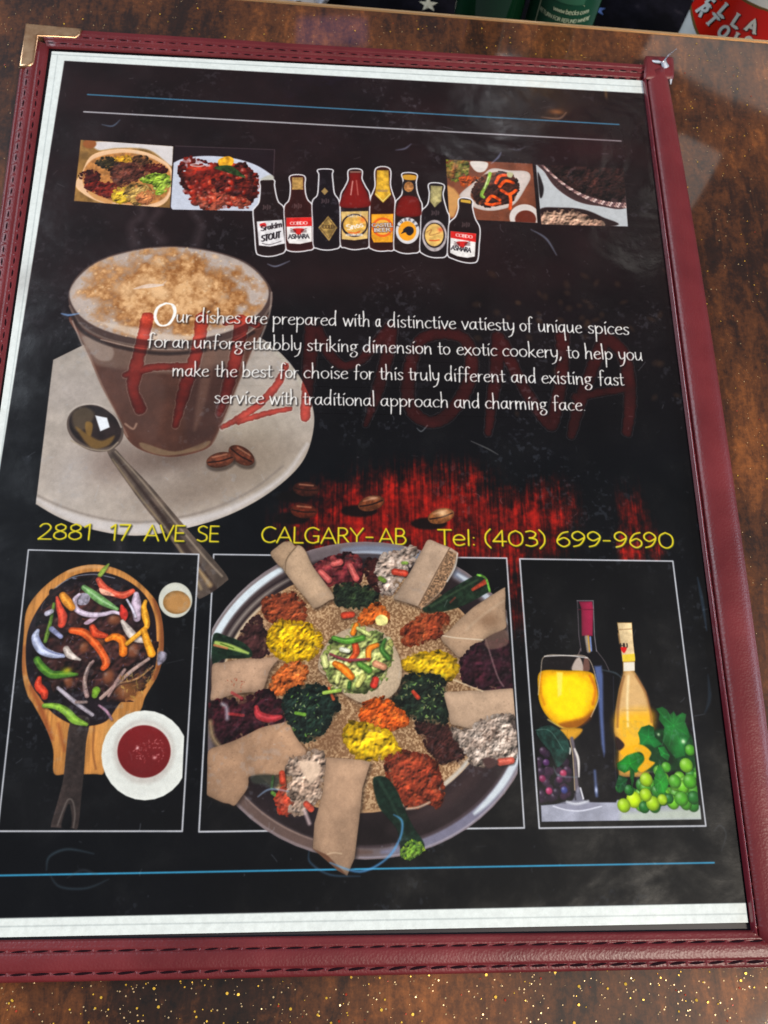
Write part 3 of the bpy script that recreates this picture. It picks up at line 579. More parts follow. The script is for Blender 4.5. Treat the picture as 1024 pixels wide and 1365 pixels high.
fill(zT1((715, 195), (790, 185), (850, 225), (865, 245), (780, 220)), (40, 58, 28), tex=.3)
CLIP[0] = None
q3 = zT4((18, 168), (472, 190), (498, 500), (35, 478))
quad(q3, (116, 66, 46), tex=0.15, texn=N2, name='dish_photo', label='printed photo of a peppers and meat bowl on a brown table, third of the four')
clip_to(q3)
heap(zT4((20, 172), (110, 175), (130, 220), (90, 270), (30, 260)), (120, 90, 40), [(150, 150, 50), (190, 170, 100), (140, 60, 30), (90, 110, 40)], 3, 60, tex=.3)
fill(zT4((148, 178), (235, 184), (225, 225), (190, 235), (160, 215)), (206, 196, 188), soft=1.5)
heap(zT4((100, 265), (150, 260), (230, 280), (225, 300), (110, 300)), (206, 92, 26), [(220, 100, 30), (200, 80, 24)], 2.4, 30, asp=1.5)
quad(zT4((20, 300), (60, 320), (100, 370), (60, 470), (30, 470)), (190, 140, 86), soft=4)
fill(zT4((95, 345), (200, 260), (260, 215), (350, 225), (440, 230), (462, 262), (440, 310), (380, 400), (300, 432), (220, 435), (150, 412), (105, 375)), (198, 184, 176), soft=1.3, edge=(3, -.12))
fill(zT4((150, 340), (200, 260), (270, 235), (345, 238), (392, 290), (375, 380), (290, 412), (210, 410), (160, 380)), (110, 62, 40), soft=2)
heap(zT4((160, 340), (210, 265), (280, 240), (350, 245), (388, 295), (365, 375), (290, 405), (210, 400)), (72, 34, 24), [(80, 40, 28), (60, 30, 22), (110, 60, 40), (52, 28, 24)], 2.6, 110)
for q in (((280, 290), (300, 255), (340, 250)), ((300, 310), (330, 280), (370, 290)), ((310, 330), (350, 350), (385, 330)), ((235, 385), (260, 360), (300, 380)), ((355, 355), (358, 390), (354, 425)), ((230, 400), (260, 405), (300, 395))):
    stroke(zT4(*q), 4, (218, 80, 26), tex=.3)
stroke(zT4((250, 240), (235, 290), (205, 350), (215, 365)), 4, (120, 150, 60), tex=.3); stroke(zT4((240, 260), (220, 320)), 1.5, (200, 210, 150))
fill(zT4((340, 235), (370, 240), (362, 262), (342, 258)), (176, 170, 130))
fill(ell(*zT4((430, 470))[0], 20, 17), (200, 190, 184), soft=1.3); fill(ell(*zT4((436, 482))[0], 14, 12), (96, 40, 26), soft=1.5)
CLIP[0] = None
q4 = zT4((490, 195), (950, 215), (973, 520), (519, 508))
clip_to(q4)
quad(zT4((490, 195), (560, 195), (700, 300), (980, 330), (973, 520), (519, 508)), (176, 178, 180), soft=1.0, name='dish_photo', label='printed photo of roasted coffee beans in a basket, rightmost of the four')
fill(zT4((505, 150), (540, 240), (600, 320), (700, 385), (820, 412), (980, 408), (1000, 150)), (58, 40, 40), soft=1.5, edge=(4, .3))
heap(zT4((560, 160), (600, 260), (680, 330), (800, 370), (960, 370), (990, 160)), (30, 18, 18), [(50, 28, 24), (36, 20, 20), (80, 44, 36), (26, 16, 16)], 2.6, 330, ragged=0)
for t in np.linspace(0, 1, 34):
    qx = 520+460*t; qy = 195+215*(1-(1-t)**2.3)
    for j in range(3):
        p = T(zT4((qx+8*j-6, qy-10+j*9)))[0]; blob(p[0], p[1], 4, 2.6, .6+(j % 2), [(190, 164, 158), (96, 70, 72), (150, 118, 112)][(j+int(t*33)) % 3], hard=.5)
fill(zT4((500, 235), (530, 310), (525, 360), (510, 360)), (28, 20, 22), soft=2)
fill(zT4((510, 430), (620, 420), (740, 430), (840, 470), (910, 515), (520, 530)), (40, 26, 26), soft=2)
heap(zT4((518, 450), (600, 440), (720, 450), (800, 480), (840, 515), (520, 520)), (120, 84, 70), [(196, 156, 130), (150, 108, 90), (216, 180, 156)], 3.2, 80, asp=2, ragged=0)
CLIP[0] = None
glow(800, 200, 60, 20, (52, 24, 26), 0.6)

# ---------------------------------------------------------------- eight beer bottles
BT = [
 (zb1, [(108, 185), (205, 180), (212, 225), (225, 300), (245, 360), (290, 412), (298, 560), (302, 735), (250, 775), (170, 790), (100, 780), (74, 750), (62, 600), (50, 440), (62, 408), (95, 365), (105, 300), (108, 230)], (30, 18, 18)),
 (zb1, [(348, 150), (452, 150), (456, 220), (462, 290), (480, 342), (518, 395), (525, 550), (530, 715), (480, 742), (400, 752), (335, 745), (312, 715), (305, 560), (299, 402), (335, 350), (348, 290), (350, 220)], (46, 18, 16)),
 (zb1, [(572, 100), (676, 100), (676, 135), (682, 200), (694, 290), (733, 360), (740, 530), (742, 700), (690, 733), (620, 738), (560, 725), (532, 700), (528, 530), (524, 362), (566, 302), (576, 200), (578, 135)], (22, 14, 18)),
 (zb1, [(818, 102), (912, 102), (915, 170), (945, 235), (978, 305), (978, 500), (975, 700), (920, 728), (850, 735), (785, 720), (750, 695), (750, 500), (752, 312), (785, 240), (812, 180)], (34, 20, 20)),
 (zb2, [(130, 92), (235, 92), (240, 220), (262, 300), (277, 355), (276, 540), (272, 725), (220, 744), (150, 747), (95, 730), (78, 700), (80, 520), (86, 345), (108, 280), (126, 225)], (46, 18, 14)),
 (zb2, [(345, 130), (450, 135), (446, 200), (455, 275), (478, 340), (495, 392), (488, 560), (478, 738), (420, 764), (350, 765), (292, 745), (275, 715), (280, 540), (287, 372), (320, 325), (342, 290), (352, 190)], (34, 20, 18)),
 (zb2, [(560, 212), (668, 220), (662, 290), (672, 350), (695, 430), (712, 482), (702, 640), (692, 780), (630, 800), (560, 793), (505, 768), (484, 735), (490, 600), (497, 442), (530, 400), (552, 365), (562, 290)], (26, 18, 20)),
 (zb2, [(802, 332), (893, 342), (898, 400), (920, 490), (958, 570), (952, 700), (940, 820), (900, 842), (830, 836), (750, 810), (708, 778), (712, 650), (720, 532), (770, 480), (795, 410)], (28, 16, 16)),
]
BL = ['dark stout bottle with a white label, leftmost of the eight printed beers', 'brown beer bottle with a red and white label and tan neck foil', 'black beer bottle with a gold diamond label', 'amber beer bottle with a round cream label', 'gold necked beer bottle with a yellow and orange label', 'brown beer bottle with a round black elephant label', 'beer bottle with a pale green neck and an oval cream label', 'short brown beer bottle with a red and white label, rightmost of the eight']
for z_, o_, c_ in BT:
    P = T(crom(z_(*o_), 5)); b = box(P, 8); d = sdf(P, b)
    put(b, np.clip(0.5-(d-2.6)/1.2, 0, 1), (222, 220, 222))
for (z_, o_, c_), lb in zip(BT, BL):
    P = T(crom(z_(*o_), 5)); b = box(P, 8); d = sdf(P, b)
    put(b, np.clip(0.5-(d-2.2)/1.2, 0, 1)*np.clip(0.5+(d)/1.2, 0, 1), (218, 216, 218))
    fill(P, c_, smooth=False, raw=True, edge=(4, .35), name='beer_bottle_picture', label=lb)
    for k_ in (-1, 0, 1):
        pass
def bx(z_, pts, col, **k): fill(z_(*pts), col, smooth=False, **k)
fill(zb1((112, 180), (204, 178), (208, 150), (175, 140), (120, 165)), (178, 176, 166), soft=2)
bx(zb1, [(75, 515), (278, 500), (300, 690), (180, 716), (92, 706)], (218, 214, 214), tex=.05)
fill(zb1((100, 535), (140, 525), (150, 550), (110, 558)), (190, 40, 40))
def tiny(z_, txt, x0, x1, y0, y1, hh, wpx, col, **k):
    a_ = z_((x0, y0))[0]; b_ = z_((x1, y1))[0]
    word(txt, a_[0], b_[0], lambda x: a_[1]+(b_[1]-a_[1])*(x-a_[0])/(b_[0]-a_[0]), hh, wpx, col, CAP, **k)
tiny(zb1, 'Srakim', 110, 272, 590, 556, 7, 1.3, (40, 30, 34), shear=.25)
tiny(zb1, 'STOUT', 115, 265, 675, 640, 8, 1.6, (30, 24, 28), shear=.3)
stroke(zb1((120, 690), (180, 700), (270, 672)), .8, (60, 50, 54))
def asmara(z_, o):
    bx(z_, o['lab'], (222, 216, 212), tex=.04)
    bx(z_, o['red'], (196, 38, 34), tex=.08)
    x, y = o['c']
    fill(z_((x-45, y-5), (x, y-12), (x+45, y-5), (x+20, y+30), (x, y+42), (x-20, y+30)), (190, 40, 36))
    for s_ in (-1, 1):
        for k_ in (0, 14, 26): stroke(z_((x+s_*22, y+5+k_*.6), (x+s_*62, y-8+k_)), .8, (60, 30, 34))
    tiny(z_, 'ASMARA', *o['t'], 6, 1.05, (26, 22, 28))
    tiny(z_, 'COBDO', *o['t2'], 4, 1.0, (235, 200, 196))
asmara(zb1, dict(lab=[(312, 485), (515, 480), (518, 675), (420, 695), (335, 690), (318, 660)], red=[(312, 485), (515, 480), (517, 550), (314, 556)], c=(410, 580), t=(330, 495, 652, 648), t2=(345, 480, 540, 536)))
asmara(zb2, dict(lab=[(728, 592), (932, 612), (922, 795), (860, 806), (780, 792), (724, 765)], red=[(728, 592), (932, 612), (930, 680), (728, 645)], c=(820, 685), t=(733, 888, 738, 762), t2=(770, 900, 632, 650)))
fill(zb1((358, 160), (446, 160), (448, 258), (358, 258)), (168, 132, 78), smooth=False, tex=.15)
for z_, x, y in ((zb1, 405, 390), (zb1, 625, 350), (zb1, 155, 400), (zb2, 392, 355), (zb2, 605, 445), (zb2, 850, 540)):
    for dx, hh_ in ((-26, 16), (-10, 9), (6, 18), (24, 12)): stroke(z_((x+dx, y-hh_), (x+dx+3, y), (x+dx-2, y+hh_)), 1.3, (156, 132, 134), a=.45, soft=1.2)
bx(zb1, [(592, 272), (620, 242), (648, 272), (620, 302)], (150, 122, 76)); bx(zb1, [(568, 565), (648, 468), (722, 562), (655, 672)], (150, 122, 70), tex=.25)
stroke(zb1((585, 565), (648, 488), (706, 562), (654, 650), (585, 565)), .8, (90, 66, 40), smooth=False); tiny(zb1, 'COLD', 605, 695, 570, 570, 5, 1.0, (80, 58, 34))
fill(zb1((822, 125), (908, 125), (912, 175), (940, 240), (972, 310), (974, 395), (756, 400), (756, 318), (790, 245), (818, 180)), (118, 24, 20), soft=1.5, edge=(4, -.3)); stroke(zb1((845, 190), (830, 300)), 1.5, (214, 160, 150), a=.8); stroke(zb1((875, 185), (888, 300)), 1.5, (200, 130, 120), a=.6)
bx(zb1, [(752, 435), (970, 430), (965, 650), (860, 665), (758, 655)], (206, 172, 110), tex=.06)
fill(ell(*zb1((860, 545))[0], 17.5, 15.5), (36, 26, 30)); fill(ell(*zb1((862, 542))[0], 15.5, 13), (206, 160, 80), tex=.12)
tiny(zb1, 'Snos', 805, 930, 580, 555, 7, 1.5, (232, 220, 206)); stroke(zb1((815, 600), (860, 608), (900, 595)), 1.6, (214, 90, 40)); tiny(zb1, 'SENQ', 805, 910, 478, 476, 3, .8, (220, 210, 200)); tiny(zb1, 'ASMARA BEER', 790, 925, 628, 628, 2.6, .7, (225, 215, 205))
glow(*zb1((925, 500))[0], 4, 4, (216, 110, 50), .8)
fill(zb2((135, 102), (230, 102), (236, 225), (250, 300), (185, 365), (118, 300), (130, 225)), (206, 160, 54), tex=.12, smooth=False, edge=(3, -.25)); stroke(zb2((125, 290), (184, 352), (245, 290)), 1.0, (236, 214, 130), smooth=False); tiny(zb2, 'ooo', 145, 220, 275, 275, 4, 1, (150, 120, 90))
bx(zb2, [(92, 455), (268, 452), (262, 680), (110, 682), (92, 640)], (218, 150, 40), tex=.1); fill(ell(*zb2((182, 560))[0], 14, 13), (214, 96, 36)); fill(ell(*zb2((182, 560))[0], 11, 10), (226, 166, 70))
tiny(zb2, 'CASTEL', 98, 265, 558, 556, 5, 1.9, (60, 30, 30)); tiny(zb2, 'CASTEL', 98, 265, 556, 554, 4.6, .9, (240, 236, 228)); tiny(zb2, 'BEER', 120, 242, 598, 594, 5, 1.9, (60, 30, 30)); tiny(zb2, 'BEER', 120, 242, 596, 592, 4.6, .9, (240, 236, 228))
fill(zb2((350, 190), (440, 195), (432, 270), (350, 280)), (28, 24, 28), soft=1); fill(ell(*zb2((392, 235))[0], 6.5, 7), (176, 120, 70), tex=.3); fill(zb2((350, 140), (446, 145), (440, 180), (356, 175)), (190, 140, 50))
fill(zb2((345, 310), (455, 320), (485, 395), (478, 470), (300, 470), (298, 385)), (112, 24, 18), soft=2, edge=(4, -.3))
fill(ell(*zb2((382, 588))[0], 15.8, 17.5), (206, 202, 202)); fill(ell(*zb2((380, 590))[0], 12, 13), (226, 150, 34))
fill(zb2((350, 575), (385, 552), (425, 565), (430, 600), (405, 625), (380, 620), (365, 602), (330, 612), (345, 592)), (30, 26, 32))
for i, ch in enumerate('TUSKER'):
    an = math.radians(205+i*26); cx_, cy_ = zb2((382, 588))[0]; x, y = cx_+13.6*math.cos(an), cy_+15.2*math.sin(an)
    p = T([(x, y)])[0]; st, lo, hi = layout(ch, CAP); k = scl((x, y)); th = an+math.pi/2
    for mode, q in st:
        pp = np.array(q); pp = crom(pp, 4, False) if mode == 'c' and len(pp) > 2 else pp
        X_ = (pp[:, 0]-(lo+hi)/2)*4.0*k; Y_ = -(pp[:, 1]-.5)*3.4*k
        stroke(np.stack([p[0]+X_*math.cos(th)-Y_*math.sin(th), p[1]+X_*math.sin(th)+Y_*math.cos(th)], 1), 0.8*k, (40, 36, 44), smooth=False, raw=True)
fill(zb2((567, 225), (662, 230), (655, 330), (655, 350), (600, 402), (560, 350)), (168, 156, 108), smooth=False, tex=.15, edge=(3, -.3))
fill(ell(*zb2((598, 628))[0], 16.5, 21), (168, 158, 158), tex=.1); fill(ell(*zb2((598, 625))[0], 14, 16.8), (40, 30, 30)); fill(ell(*zb2((596, 622))[0], 12.4, 15), (212, 172, 100), tex=.08)
stroke(zb2((535, 600), (575, 580), (560, 625), (640, 605)), .9, (150, 100, 60)); stroke(zb2((560, 665), (600, 668), (635, 662)), 1.5, (200, 80, 40)); glow(*zb2((645, 580))[0], 3, 3, (214, 90, 60), .9)
fill(zb2((808, 335), (890, 345), (890, 370), (808, 358)), (190, 150, 60), smooth=False)
stroke(zb1((830, 116), (908, 116)), 2.6, (150, 110, 96), a=.8)

# ---------------------------------------------------------------- words
def curve(pts):
    xs = np.array([p[0] for p in pts]); ys = np.array([p[1] for p in pts]); c = np.polyfit(xs, ys, 2)
    return lambda x: float(np.polyval(c, x))
L1 = curve([(235, 429.5), (321, 430.8), (449, 434.7), (560, 437), (686, 440.5), (777, 444), (840, 446.5)])
L2 = curve([(195, 462.4), (402, 467.5), (478, 469.8), (576, 471.5), (664, 474.5), (749, 476.5), (857, 481)])
L3 = curve([(229, 501), (317, 502.5), (400, 504.3), (500, 505.8), (586, 507.8), (675, 508.8), (790, 512.3), (834, 514.7)])
L4 = curve([(285, 537.3), (396, 539.3), (500, 541.3), (598, 543), (731, 546.5), (781, 547.7)])
LINES = [
 (L1, [('ur', 235, 256), ('dishes', 261, 321), ('are', 327, 357), ('prepared', 363.3, 448.7), ('with', 456.7, 493), ('a', 500.3, 509), ('distinctive', 516.5, 609), ('vatiesty', 615, 686.4), ('of', 692.8, 711.5), ('unique', 717.7, 777), ('spices', 783.6, 839.7)]),
 (L2, [('for', 195.2, 227), ('an', 229.5, 252), ('unforgettabbly', 258.2, 402), ('striking', 408.7, 478.5), ('dimension', 483.7, 575.8), ('to', 582.8, 601), ('exotic', 608.6, 664), ('cookery,', 670, 749), ('to', 755, 773), ('help', 780, 817), ('you', 824.6, 857.3)]),
 (L3, [('make', 229.5, 279), ('the', 285.4, 317), ('best', 322.7, 364.6), ('for', 371, 399), ('choise', 404.7, 465), ('for', 470.8, 499.6), ('this', 504.8, 538.3), ('truly', 543.7, 586.3), ('different', 592.6, 675), ('and', 681.5, 714.7), ('existing', 722, 791), ('fast', 797, 833.6)]),
 (L4, [('service', 284.9, 352.7), ('with', 358.5, 396.4), ('traditional', 402.7, 499.6), ('approach', 507.3, 597.6), ('and', 605.5, 639.5), ('charming', 646.9, 731), ('face.', 736, 781)]),
]
for f_, ws in LINES:
    for sh, cc, aa, ex in ((1.3, (10, 6, 8), .55, 1.2), (0, (232, 230, 226), 1.0, 0)):
        g_ = (lambda x, f_=f_, sh=sh: f_(x)+sh)
        for t, x0, x1 in ws: word(t, x0+sh+1.1, x1+sh-1.3, g_, 10.6, 1.32+ex, cc, PAP, rough=.10, a=aa, soft=.75+ex*.8)
    x0, x1 = ws[0][1], ws[-1][2]
    quadpart('text_line', (204 if f_ is L1 else x0)-2, x1+3, f_, 24, 11, 'line of thin white lettering')
word('O', 206.5, 232.5, lambda x: 433, 31, 3.0, (236, 234, 230), PAP, rough=.1)
Y1 = curve([(50, 718.3), (119, 718.8), (173, 719.6), (245, 721.3), (292, 722.2), (347, 723.3), (485, 724.5), (542, 725), (632, 726.4), (727, 728), (800, 729.3), (898, 730.6)])
YT = [('2881', 51, 118), ('17', 147, 172), ('AVE', 192, 245), ('SE', 263, 291), ('CALGARY', 349, 484), ('-', 488, 497), ('AB', 505, 541), ('Tel:', 584, 632), ('(403)', 648, 726), ('699', 744, 800), ('-', 805, 814), ('9690', 821, 898)]
for dx, dy, cc, wd_, aa, so in ((1.2, 1.8, (8, 6, 8), 3.4, .7, 1.8), (0.4, 0.7, (120, 128, 20), 2.5, .85, .9), (0, 0, (214, 194, 44), 1.75, 1.0, .7)):
    for t, x0, x1 in YT: word(t, x0+dx, x1+dx, (lambda x: Y1(x)+dy), 21.0 if x0 < 560 else 20.5, wd_, cc, CAP, thick=.12, a=aa, soft=so)
for x0, x1, lb in ((50, 292, 'yellow street address'), (348, 542, 'yellow city name'), (583, 900, 'yellow telephone number')): quadpart('text_line', x0-3, x1+4, Y1, 24, 6, lb)

# ---------------------------------------------------------------- the three framed pictures at the foot
B1 = [(38, 733), (265, 739), (243, 1108), (-3, 1108)]; B2 = [(285, 739), (675.5, 744), (699, 1103.6), (265.4, 1108.7)]; B3 = [(693, 745), (897, 748), (941, 1101), (719, 1104)]
def frame(B, lb):
    quad(B, (8, 8, 10), tex=.25, texn=N3, name='framed_picture', label=lb)
    stroke(B, 2.3, (186, 188, 194), smooth=False, closed=True)
# blank the printed boxes under spoon end, then put the spoon end back over box two
spoon_keep = C.copy()
frame(B2, 'thin framed black box holding the round sharing platter')
P = T(crom([(262, 720), (268, 726), (302, 766), (300, 777), (272, 796), (262, 794), (250, 760)])); b = box(P, 3); put(b, np.clip(0.5-sdf(P, b)/1.6, 0, 1), spoon_keep[sl(b)])
frame(B1, 'thin framed black box holding the sizzling pan')
frame(B3, 'thin framed black box holding wine and grapes')
stroke([(285, 739), (272, 975)], 2.3, (186, 188, 194), smooth=False, a=0)

# --- sizzling pan on its wooden board
board = zE((430, 62), (560, 72), (680, 120), (800, 215), (880, 320), (915, 470), (915, 640), (880, 780), (800, 920))+[(185, 950), (150, 975), (140, 1000), (139, 1030), (125, 1032), (90, 1032), (72, 1031), (71, 1000), (62, 972), (45, 940), (36, 925)]+zE((-2, 750), (8, 520), (30, 350), (130, 215), (280, 105))
fill(board, (176, 122, 66), tex=0.18, texn=NV, soft=1.2, edge=(3, -.15), name='wooden_board_picture', label='round wooden serving board printed under the sizzling pan')
clip_to(board, True)
stroke(zE((860, 290), (905, 440), (905, 640), (860, 800)), 7, (112, 62, 36), soft=3, a=.8); stroke([(42, 915), (55, 945), (68, 985)], 7, (132, 72, 40), soft=3, a=.8); stroke(zE((12, 600), (8, 760)), 6, (110, 60, 36), soft=3, a=.5)
glow(150, 985, 14, 25, (206, 160, 100), .7); glow(118, 955, 12, 18, (206, 160, 98), .7, 0); stroke([(126, 965), (124, 1000), (128, 1025)], 2.5, (120, 76, 44), soft=1.5, a=.8); stroke([(78, 965), (86, 1000)], 4, (120, 60, 34), soft=3, a=.6)
stroke(zE((300, 105), (430, 75), (560, 85)), 5, (196, 150, 104), soft=2, a=.7)
CLIP[0] = None
pan = zE((470, 108), (600, 130), (720, 190), (810, 280), (860, 400), (872, 540), (872, 680), (835, 800), (745, 890), (640, 955))+[(142, 961), (116, 968), (95, 965), (70, 950), (50, 925)]+zE((40, 800), (22, 660), (35, 500), (90, 370), (180, 250), (320, 140))
fill(pan, (24, 18, 22), tex=.4, texn=N2, soft=1.2, name='iron_pan_picture', label='black iron pan of meat, peppers and onions')
stroke(zE((190, 235), (260, 180), (340, 140), (470, 125), (600, 150)), 1.3, (140, 146, 160), soft=.9, a=.8)
stroke(zE((330, 150), (400, 155), (480, 148)), 2.2, (150, 156, 178), a=.6)
hand = [(99, 955), (119, 958), (115, 990), (112, 1030), (108, 1070), (104, 1103), (95, 1104), (72, 1103), (68, 1100), (75, 1075), (84, 1040), (88, 1005), (92, 970)]
fill(hand, (48, 40, 38), tex=.15, shade=(0, -.15), edge=(3, .2), name='pan_handle_picture')
stroke([(77, 1100), (85, 1078), (91, 1066), (97, 1068), (100, 1085), (98, 1103)], 1.8, (92, 84, 80), soft=1.2); fill([(90, 1074), (94, 1076), (95, 1102), (82, 1102)], (6, 6, 8), soft=1.5)
meat = zE((300, 190), (420, 160), (560, 190), (700, 270), (800, 420), (840, 600), (840, 760), (730, 890), (450, 930), (250, 880), (120, 760), (100, 560), (130, 380), (200, 260))
heap(meat, (38, 22, 22), [(64, 34, 28), (44, 26, 26), (84, 46, 36), (30, 20, 24), (58, 36, 38)], 6.5, 200, ragged=0, hl=.25, tex=.5, hard=.4)
flecks(meat, [(120, 110, 130), (150, 90, 60), (90, 100, 140), (160, 150, 160)], 4, 1.2, 130, a=.5)
for x, y, r_ in ((650, 860, 12), (560, 790, 10), (600, 420, 9), (400, 600, 8), (300, 820, 8), (720, 620, 10), (680, 900, 12), (500, 560, 9)):
    p = T(zE((x, y)))[0]; blob(p[0], p[1], r_*1.6, r_*1.2, rng.random()*3, (112, 66, 42), a=.8, hard=.2, hl=.2)
glow(*zE((720, 860))[0], 16, 10, (116, 80, 40), .6, 30)
def slice_(pts, wd, col, hi=None, z_=zE, nm=None, tex=.15):
    P_ = z_(*pts); wd = [w_*(1.22 if z_ in (zE, zF) else 1.0) for w_ in wd]; col = np.array(col)*.82+np.mean(col)*.12; stroke([(x+.8, y+1.4) for x, y in P_], [w_*1.05 for w_ in wd], (14, 8, 8), soft=2, a=.55)
    stroke(P_, wd, np.array(col)*.82, tex=tex, name=nm); stroke(P_, [w_*.62 for w_ in wd], np.clip(np.array(col)*1.12, 0, 255), tex=tex, soft=2, a=.8)
    if hi: stroke([(x-.6, y-.8) for x, y in P_], [max(w_*.22, .7) for w_ in wd], hi, soft=1, a=.5)
    p_ = T(P_); k = scl(P_[0])
    for _ in range(int(len(P_)*3)):
        i = rng.integers(len(P_)-1); q = p_[i]+(p_[i+1]-p_[i])*rng.random()+rng.normal(0, wd[i]*.2*k, 2); blob(q[0], q[1], 1.2*k, .8*k, rng.random()*3, np.array(col)*rng.choice([.6, 1.35]), a=.35, hard=.1, flat=.9)
V = 'vegetable_slice_picture'
slice_([(560, 60), (530, 95), (505, 130)], [2, 5, 5], (140, 166, 60), None)
slice_([(495, 160), (530, 210), (600, 250), (660, 260), (715, 235)], [6, 8, 7, 8, 6], (208, 76, 52), (236, 140, 110), nm=V)
slice_([(400, 210), (460, 255), (530, 305), (615, 350)], [6, 9, 9, 4], (110, 160, 90), (200, 226, 190), nm=V)
fill(zE((500, 215), (560, 235), (600, 265), (520, 255)), (206, 150, 130), tex=.2)
fill(zE((340, 270), (400, 245), (440, 270), (420, 320), (360, 320)), (130, 124, 136), tex=.3)
fill(zE((400, 440), (470, 395), (500, 400), (430, 450)), (176, 150, 166), tex=.1)
slice_([(370, 255), (340, 290), (350, 350), (420, 385), (520, 385), (590, 370), (645, 385)], [3, 5, 6, 6, 5, 4, 3], (196, 176, 196), (236, 226, 240), nm=V)
slice_([(225, 275), (240, 340), (262, 400), (255, 450)], [3, 7, 10, 8], (206, 66, 44), (230, 110, 80), nm=V)
slice_([(262, 262), (290, 300), (320, 340)], [8, 10, 8], (226, 140, 40), (246, 190, 90), nm=V)
slice_([(205, 315), (185, 420), (165, 500), (148, 560)], [3, 4, 5, 4], (84, 116, 40), (150, 180, 80), nm=V)
slice_([(645, 330), (660, 380), (665, 420)], [3, 9, 3], (200, 50, 40), None)
slice_([(100, 490), (85, 540), (120, 610), (190, 645), (268, 655)], [4, 9, 10, 8, 4], (176, 184, 216), (226, 230, 244), nm=V); stroke(zE((105, 530), (140, 600), (200, 635), (262, 648)), .9, (110, 116, 160))
slice_([(160, 380), (190, 365)], [6, 5], (176, 172, 190), None); slice_([(190, 480), (250, 530)], [6, 5], (136, 140, 176), None)
slice_([(285, 610), (310, 650), (375, 680)], [7, 8, 2], (206, 190, 180), (236, 226, 220), nm=V)
slice_([(320, 490), (400, 505), (470, 570), (520, 640), (545, 700), (525, 735)], [7, 9, 9, 8, 9, 6], (216, 84, 28), (246, 150, 90), nm=V)
slice_([(455, 470), (480, 510), (545, 525)], [7, 9, 5], (206, 64, 30), (236, 120, 80), nm=V)
slice_([(550, 550), (600, 530), (650, 560), (655, 635)], [5, 8, 9, 9], (232, 116, 20), (250, 170, 70), nm=V)
slice_([(650, 430), (690, 490), (740, 540), (830, 560)], [4, 9, 9, 4], (206, 190, 180), (236, 226, 216), nm=V)
slice_([(740, 255), (740, 320), (745, 410)], [6, 11, 8], (186, 164, 184), (220, 206, 220), nm=V); slice_([(680, 290), (710, 340), (735, 400)], [2, 2.5, 2], (206, 200, 220), None)
slice_([(800, 300), (790, 340), (800, 400), (810, 460), (770, 500), (680, 575)], [4, 6, 8, 6, 5, 5], (232, 156, 30), (250, 200, 90), nm=V); slice_([(790, 490), (810, 560), (840, 640)], [7, 8, 9], (232, 150, 26), (248, 190, 80), nm=V)
slice_([(95, 680), (130, 730), (190, 775), (270, 775), (355, 775)], [8, 9, 9, 8, 3], (70, 120, 36), (130, 170, 60), nm=V); glow(*zE((290, 750))[0], 6, 4, (170, 170, 40), .8)
slice_([(110, 800), (105, 850), (140, 890), (145, 920)], [5, 9, 9, 7], (206, 56, 30), (236, 110, 80), nm=V)
slice_([(460, 690), (425, 740), (405, 830), (420, 915)], [3, 4, 5, 5], (150, 120, 116), (196, 170, 166), nm=V); slice_([(440, 700), (405, 790), (412, 860)], [1.5, 2, 2], (176, 150, 140), None)
slice_([(820, 675), (700, 760), (600, 850), (510, 930)], [3.5, 4.5, 4.5, 4], (166, 136, 126), (206, 180, 170), nm=V); slice_([(665, 745), (620, 810), (560, 915)], [3.5, 4, 2.5], (150, 120, 114), None)
slice_([(850, 720), (750, 800), (640, 830)], [1, 1.6, 1], (176, 130, 90), None)
slice_([(480, 880), (470, 910)], [9, 7], (110, 150, 40), None)
slice_([(212, 75), (300, 150), (415, 235)], [4, 5, 4], (160, 150, 160), (196, 190, 200), z_=zF, nm=V); slice_([(320, 160), (380, 160)], [3, 3], (150, 126, 120), None, z_=zF)
slice_([(455, 180), (500, 215), (530, 262)], [2, 3, 2], (160, 120, 140), None, z_=zF)
slice_([(130, 180), (200, 185), (260, 215), (310, 265), (380, 292)], [5, 7, 9, 9, 4], (120, 164, 50), (170, 206, 90), z_=zF, nm=V)
fill(zE((880, 640), (910, 625), (940, 645), (925, 690), (880, 715)), (110, 104, 116), tex=.4, soft=1.5); glow(*zE((905, 655))[0], 4, 5, (190, 186, 200), .6)
flecks(zE((620, 800), (760, 760), (860, 720), (840, 830), (760, 930), (680, 920)), [(176, 150, 80), (150, 100, 60), (96, 66, 30)], 6, 1.3, 60, a=.7)
# sauce bowls
bowl1 = ell(234, 800, 22.5, 23.5)
clip_to([(38, 733), (262, 739), (256, 820), (255.6, 900), (30, 1000)])
fill(bowl1, (196, 196, 184), edge=(3, -.08), name='sauce_bowl_picture', label='small white bowl of tan sauce'); fill(ell(235.5, 803, 18, 15.5), (150, 112, 66), edge=(2, -.2), tex=.06)
fill(ell(238, 804, 16, 12.5), (166, 124, 76), soft=3); CLIP[0] = None
sb = zF((690, 208), (760, 206), (850, 235), (925, 285), (975, 350), (990, 470), (965, 600), (880, 690), (790, 735), (700, 745), (610, 715), (530, 640), (480, 540), (468, 440), (490, 330), (560, 255))
clip_to([(38, 733), (246, 975), (243, 1041), (243, 1090), (30, 1090)])
CLIP[0] = None
clip_to([(100, 930), (243.5, 930), (246, 975), (243, 1041), (240, 1090), (100, 1090)])
sb = ell(*zF((727, 476))[0], 58, 60)
fill(sb, (204, 206, 200), smooth=False, edge=(8, .06), name='sauce_bowl_picture', label='large white bowl of dark red sauce')
fill(ell(*zF((722, 455))[0], 41, 43), (182, 178, 172), soft=5); fill(ell(*zF((725, 440))[0], 37, 36), (200, 197, 190), soft=3)
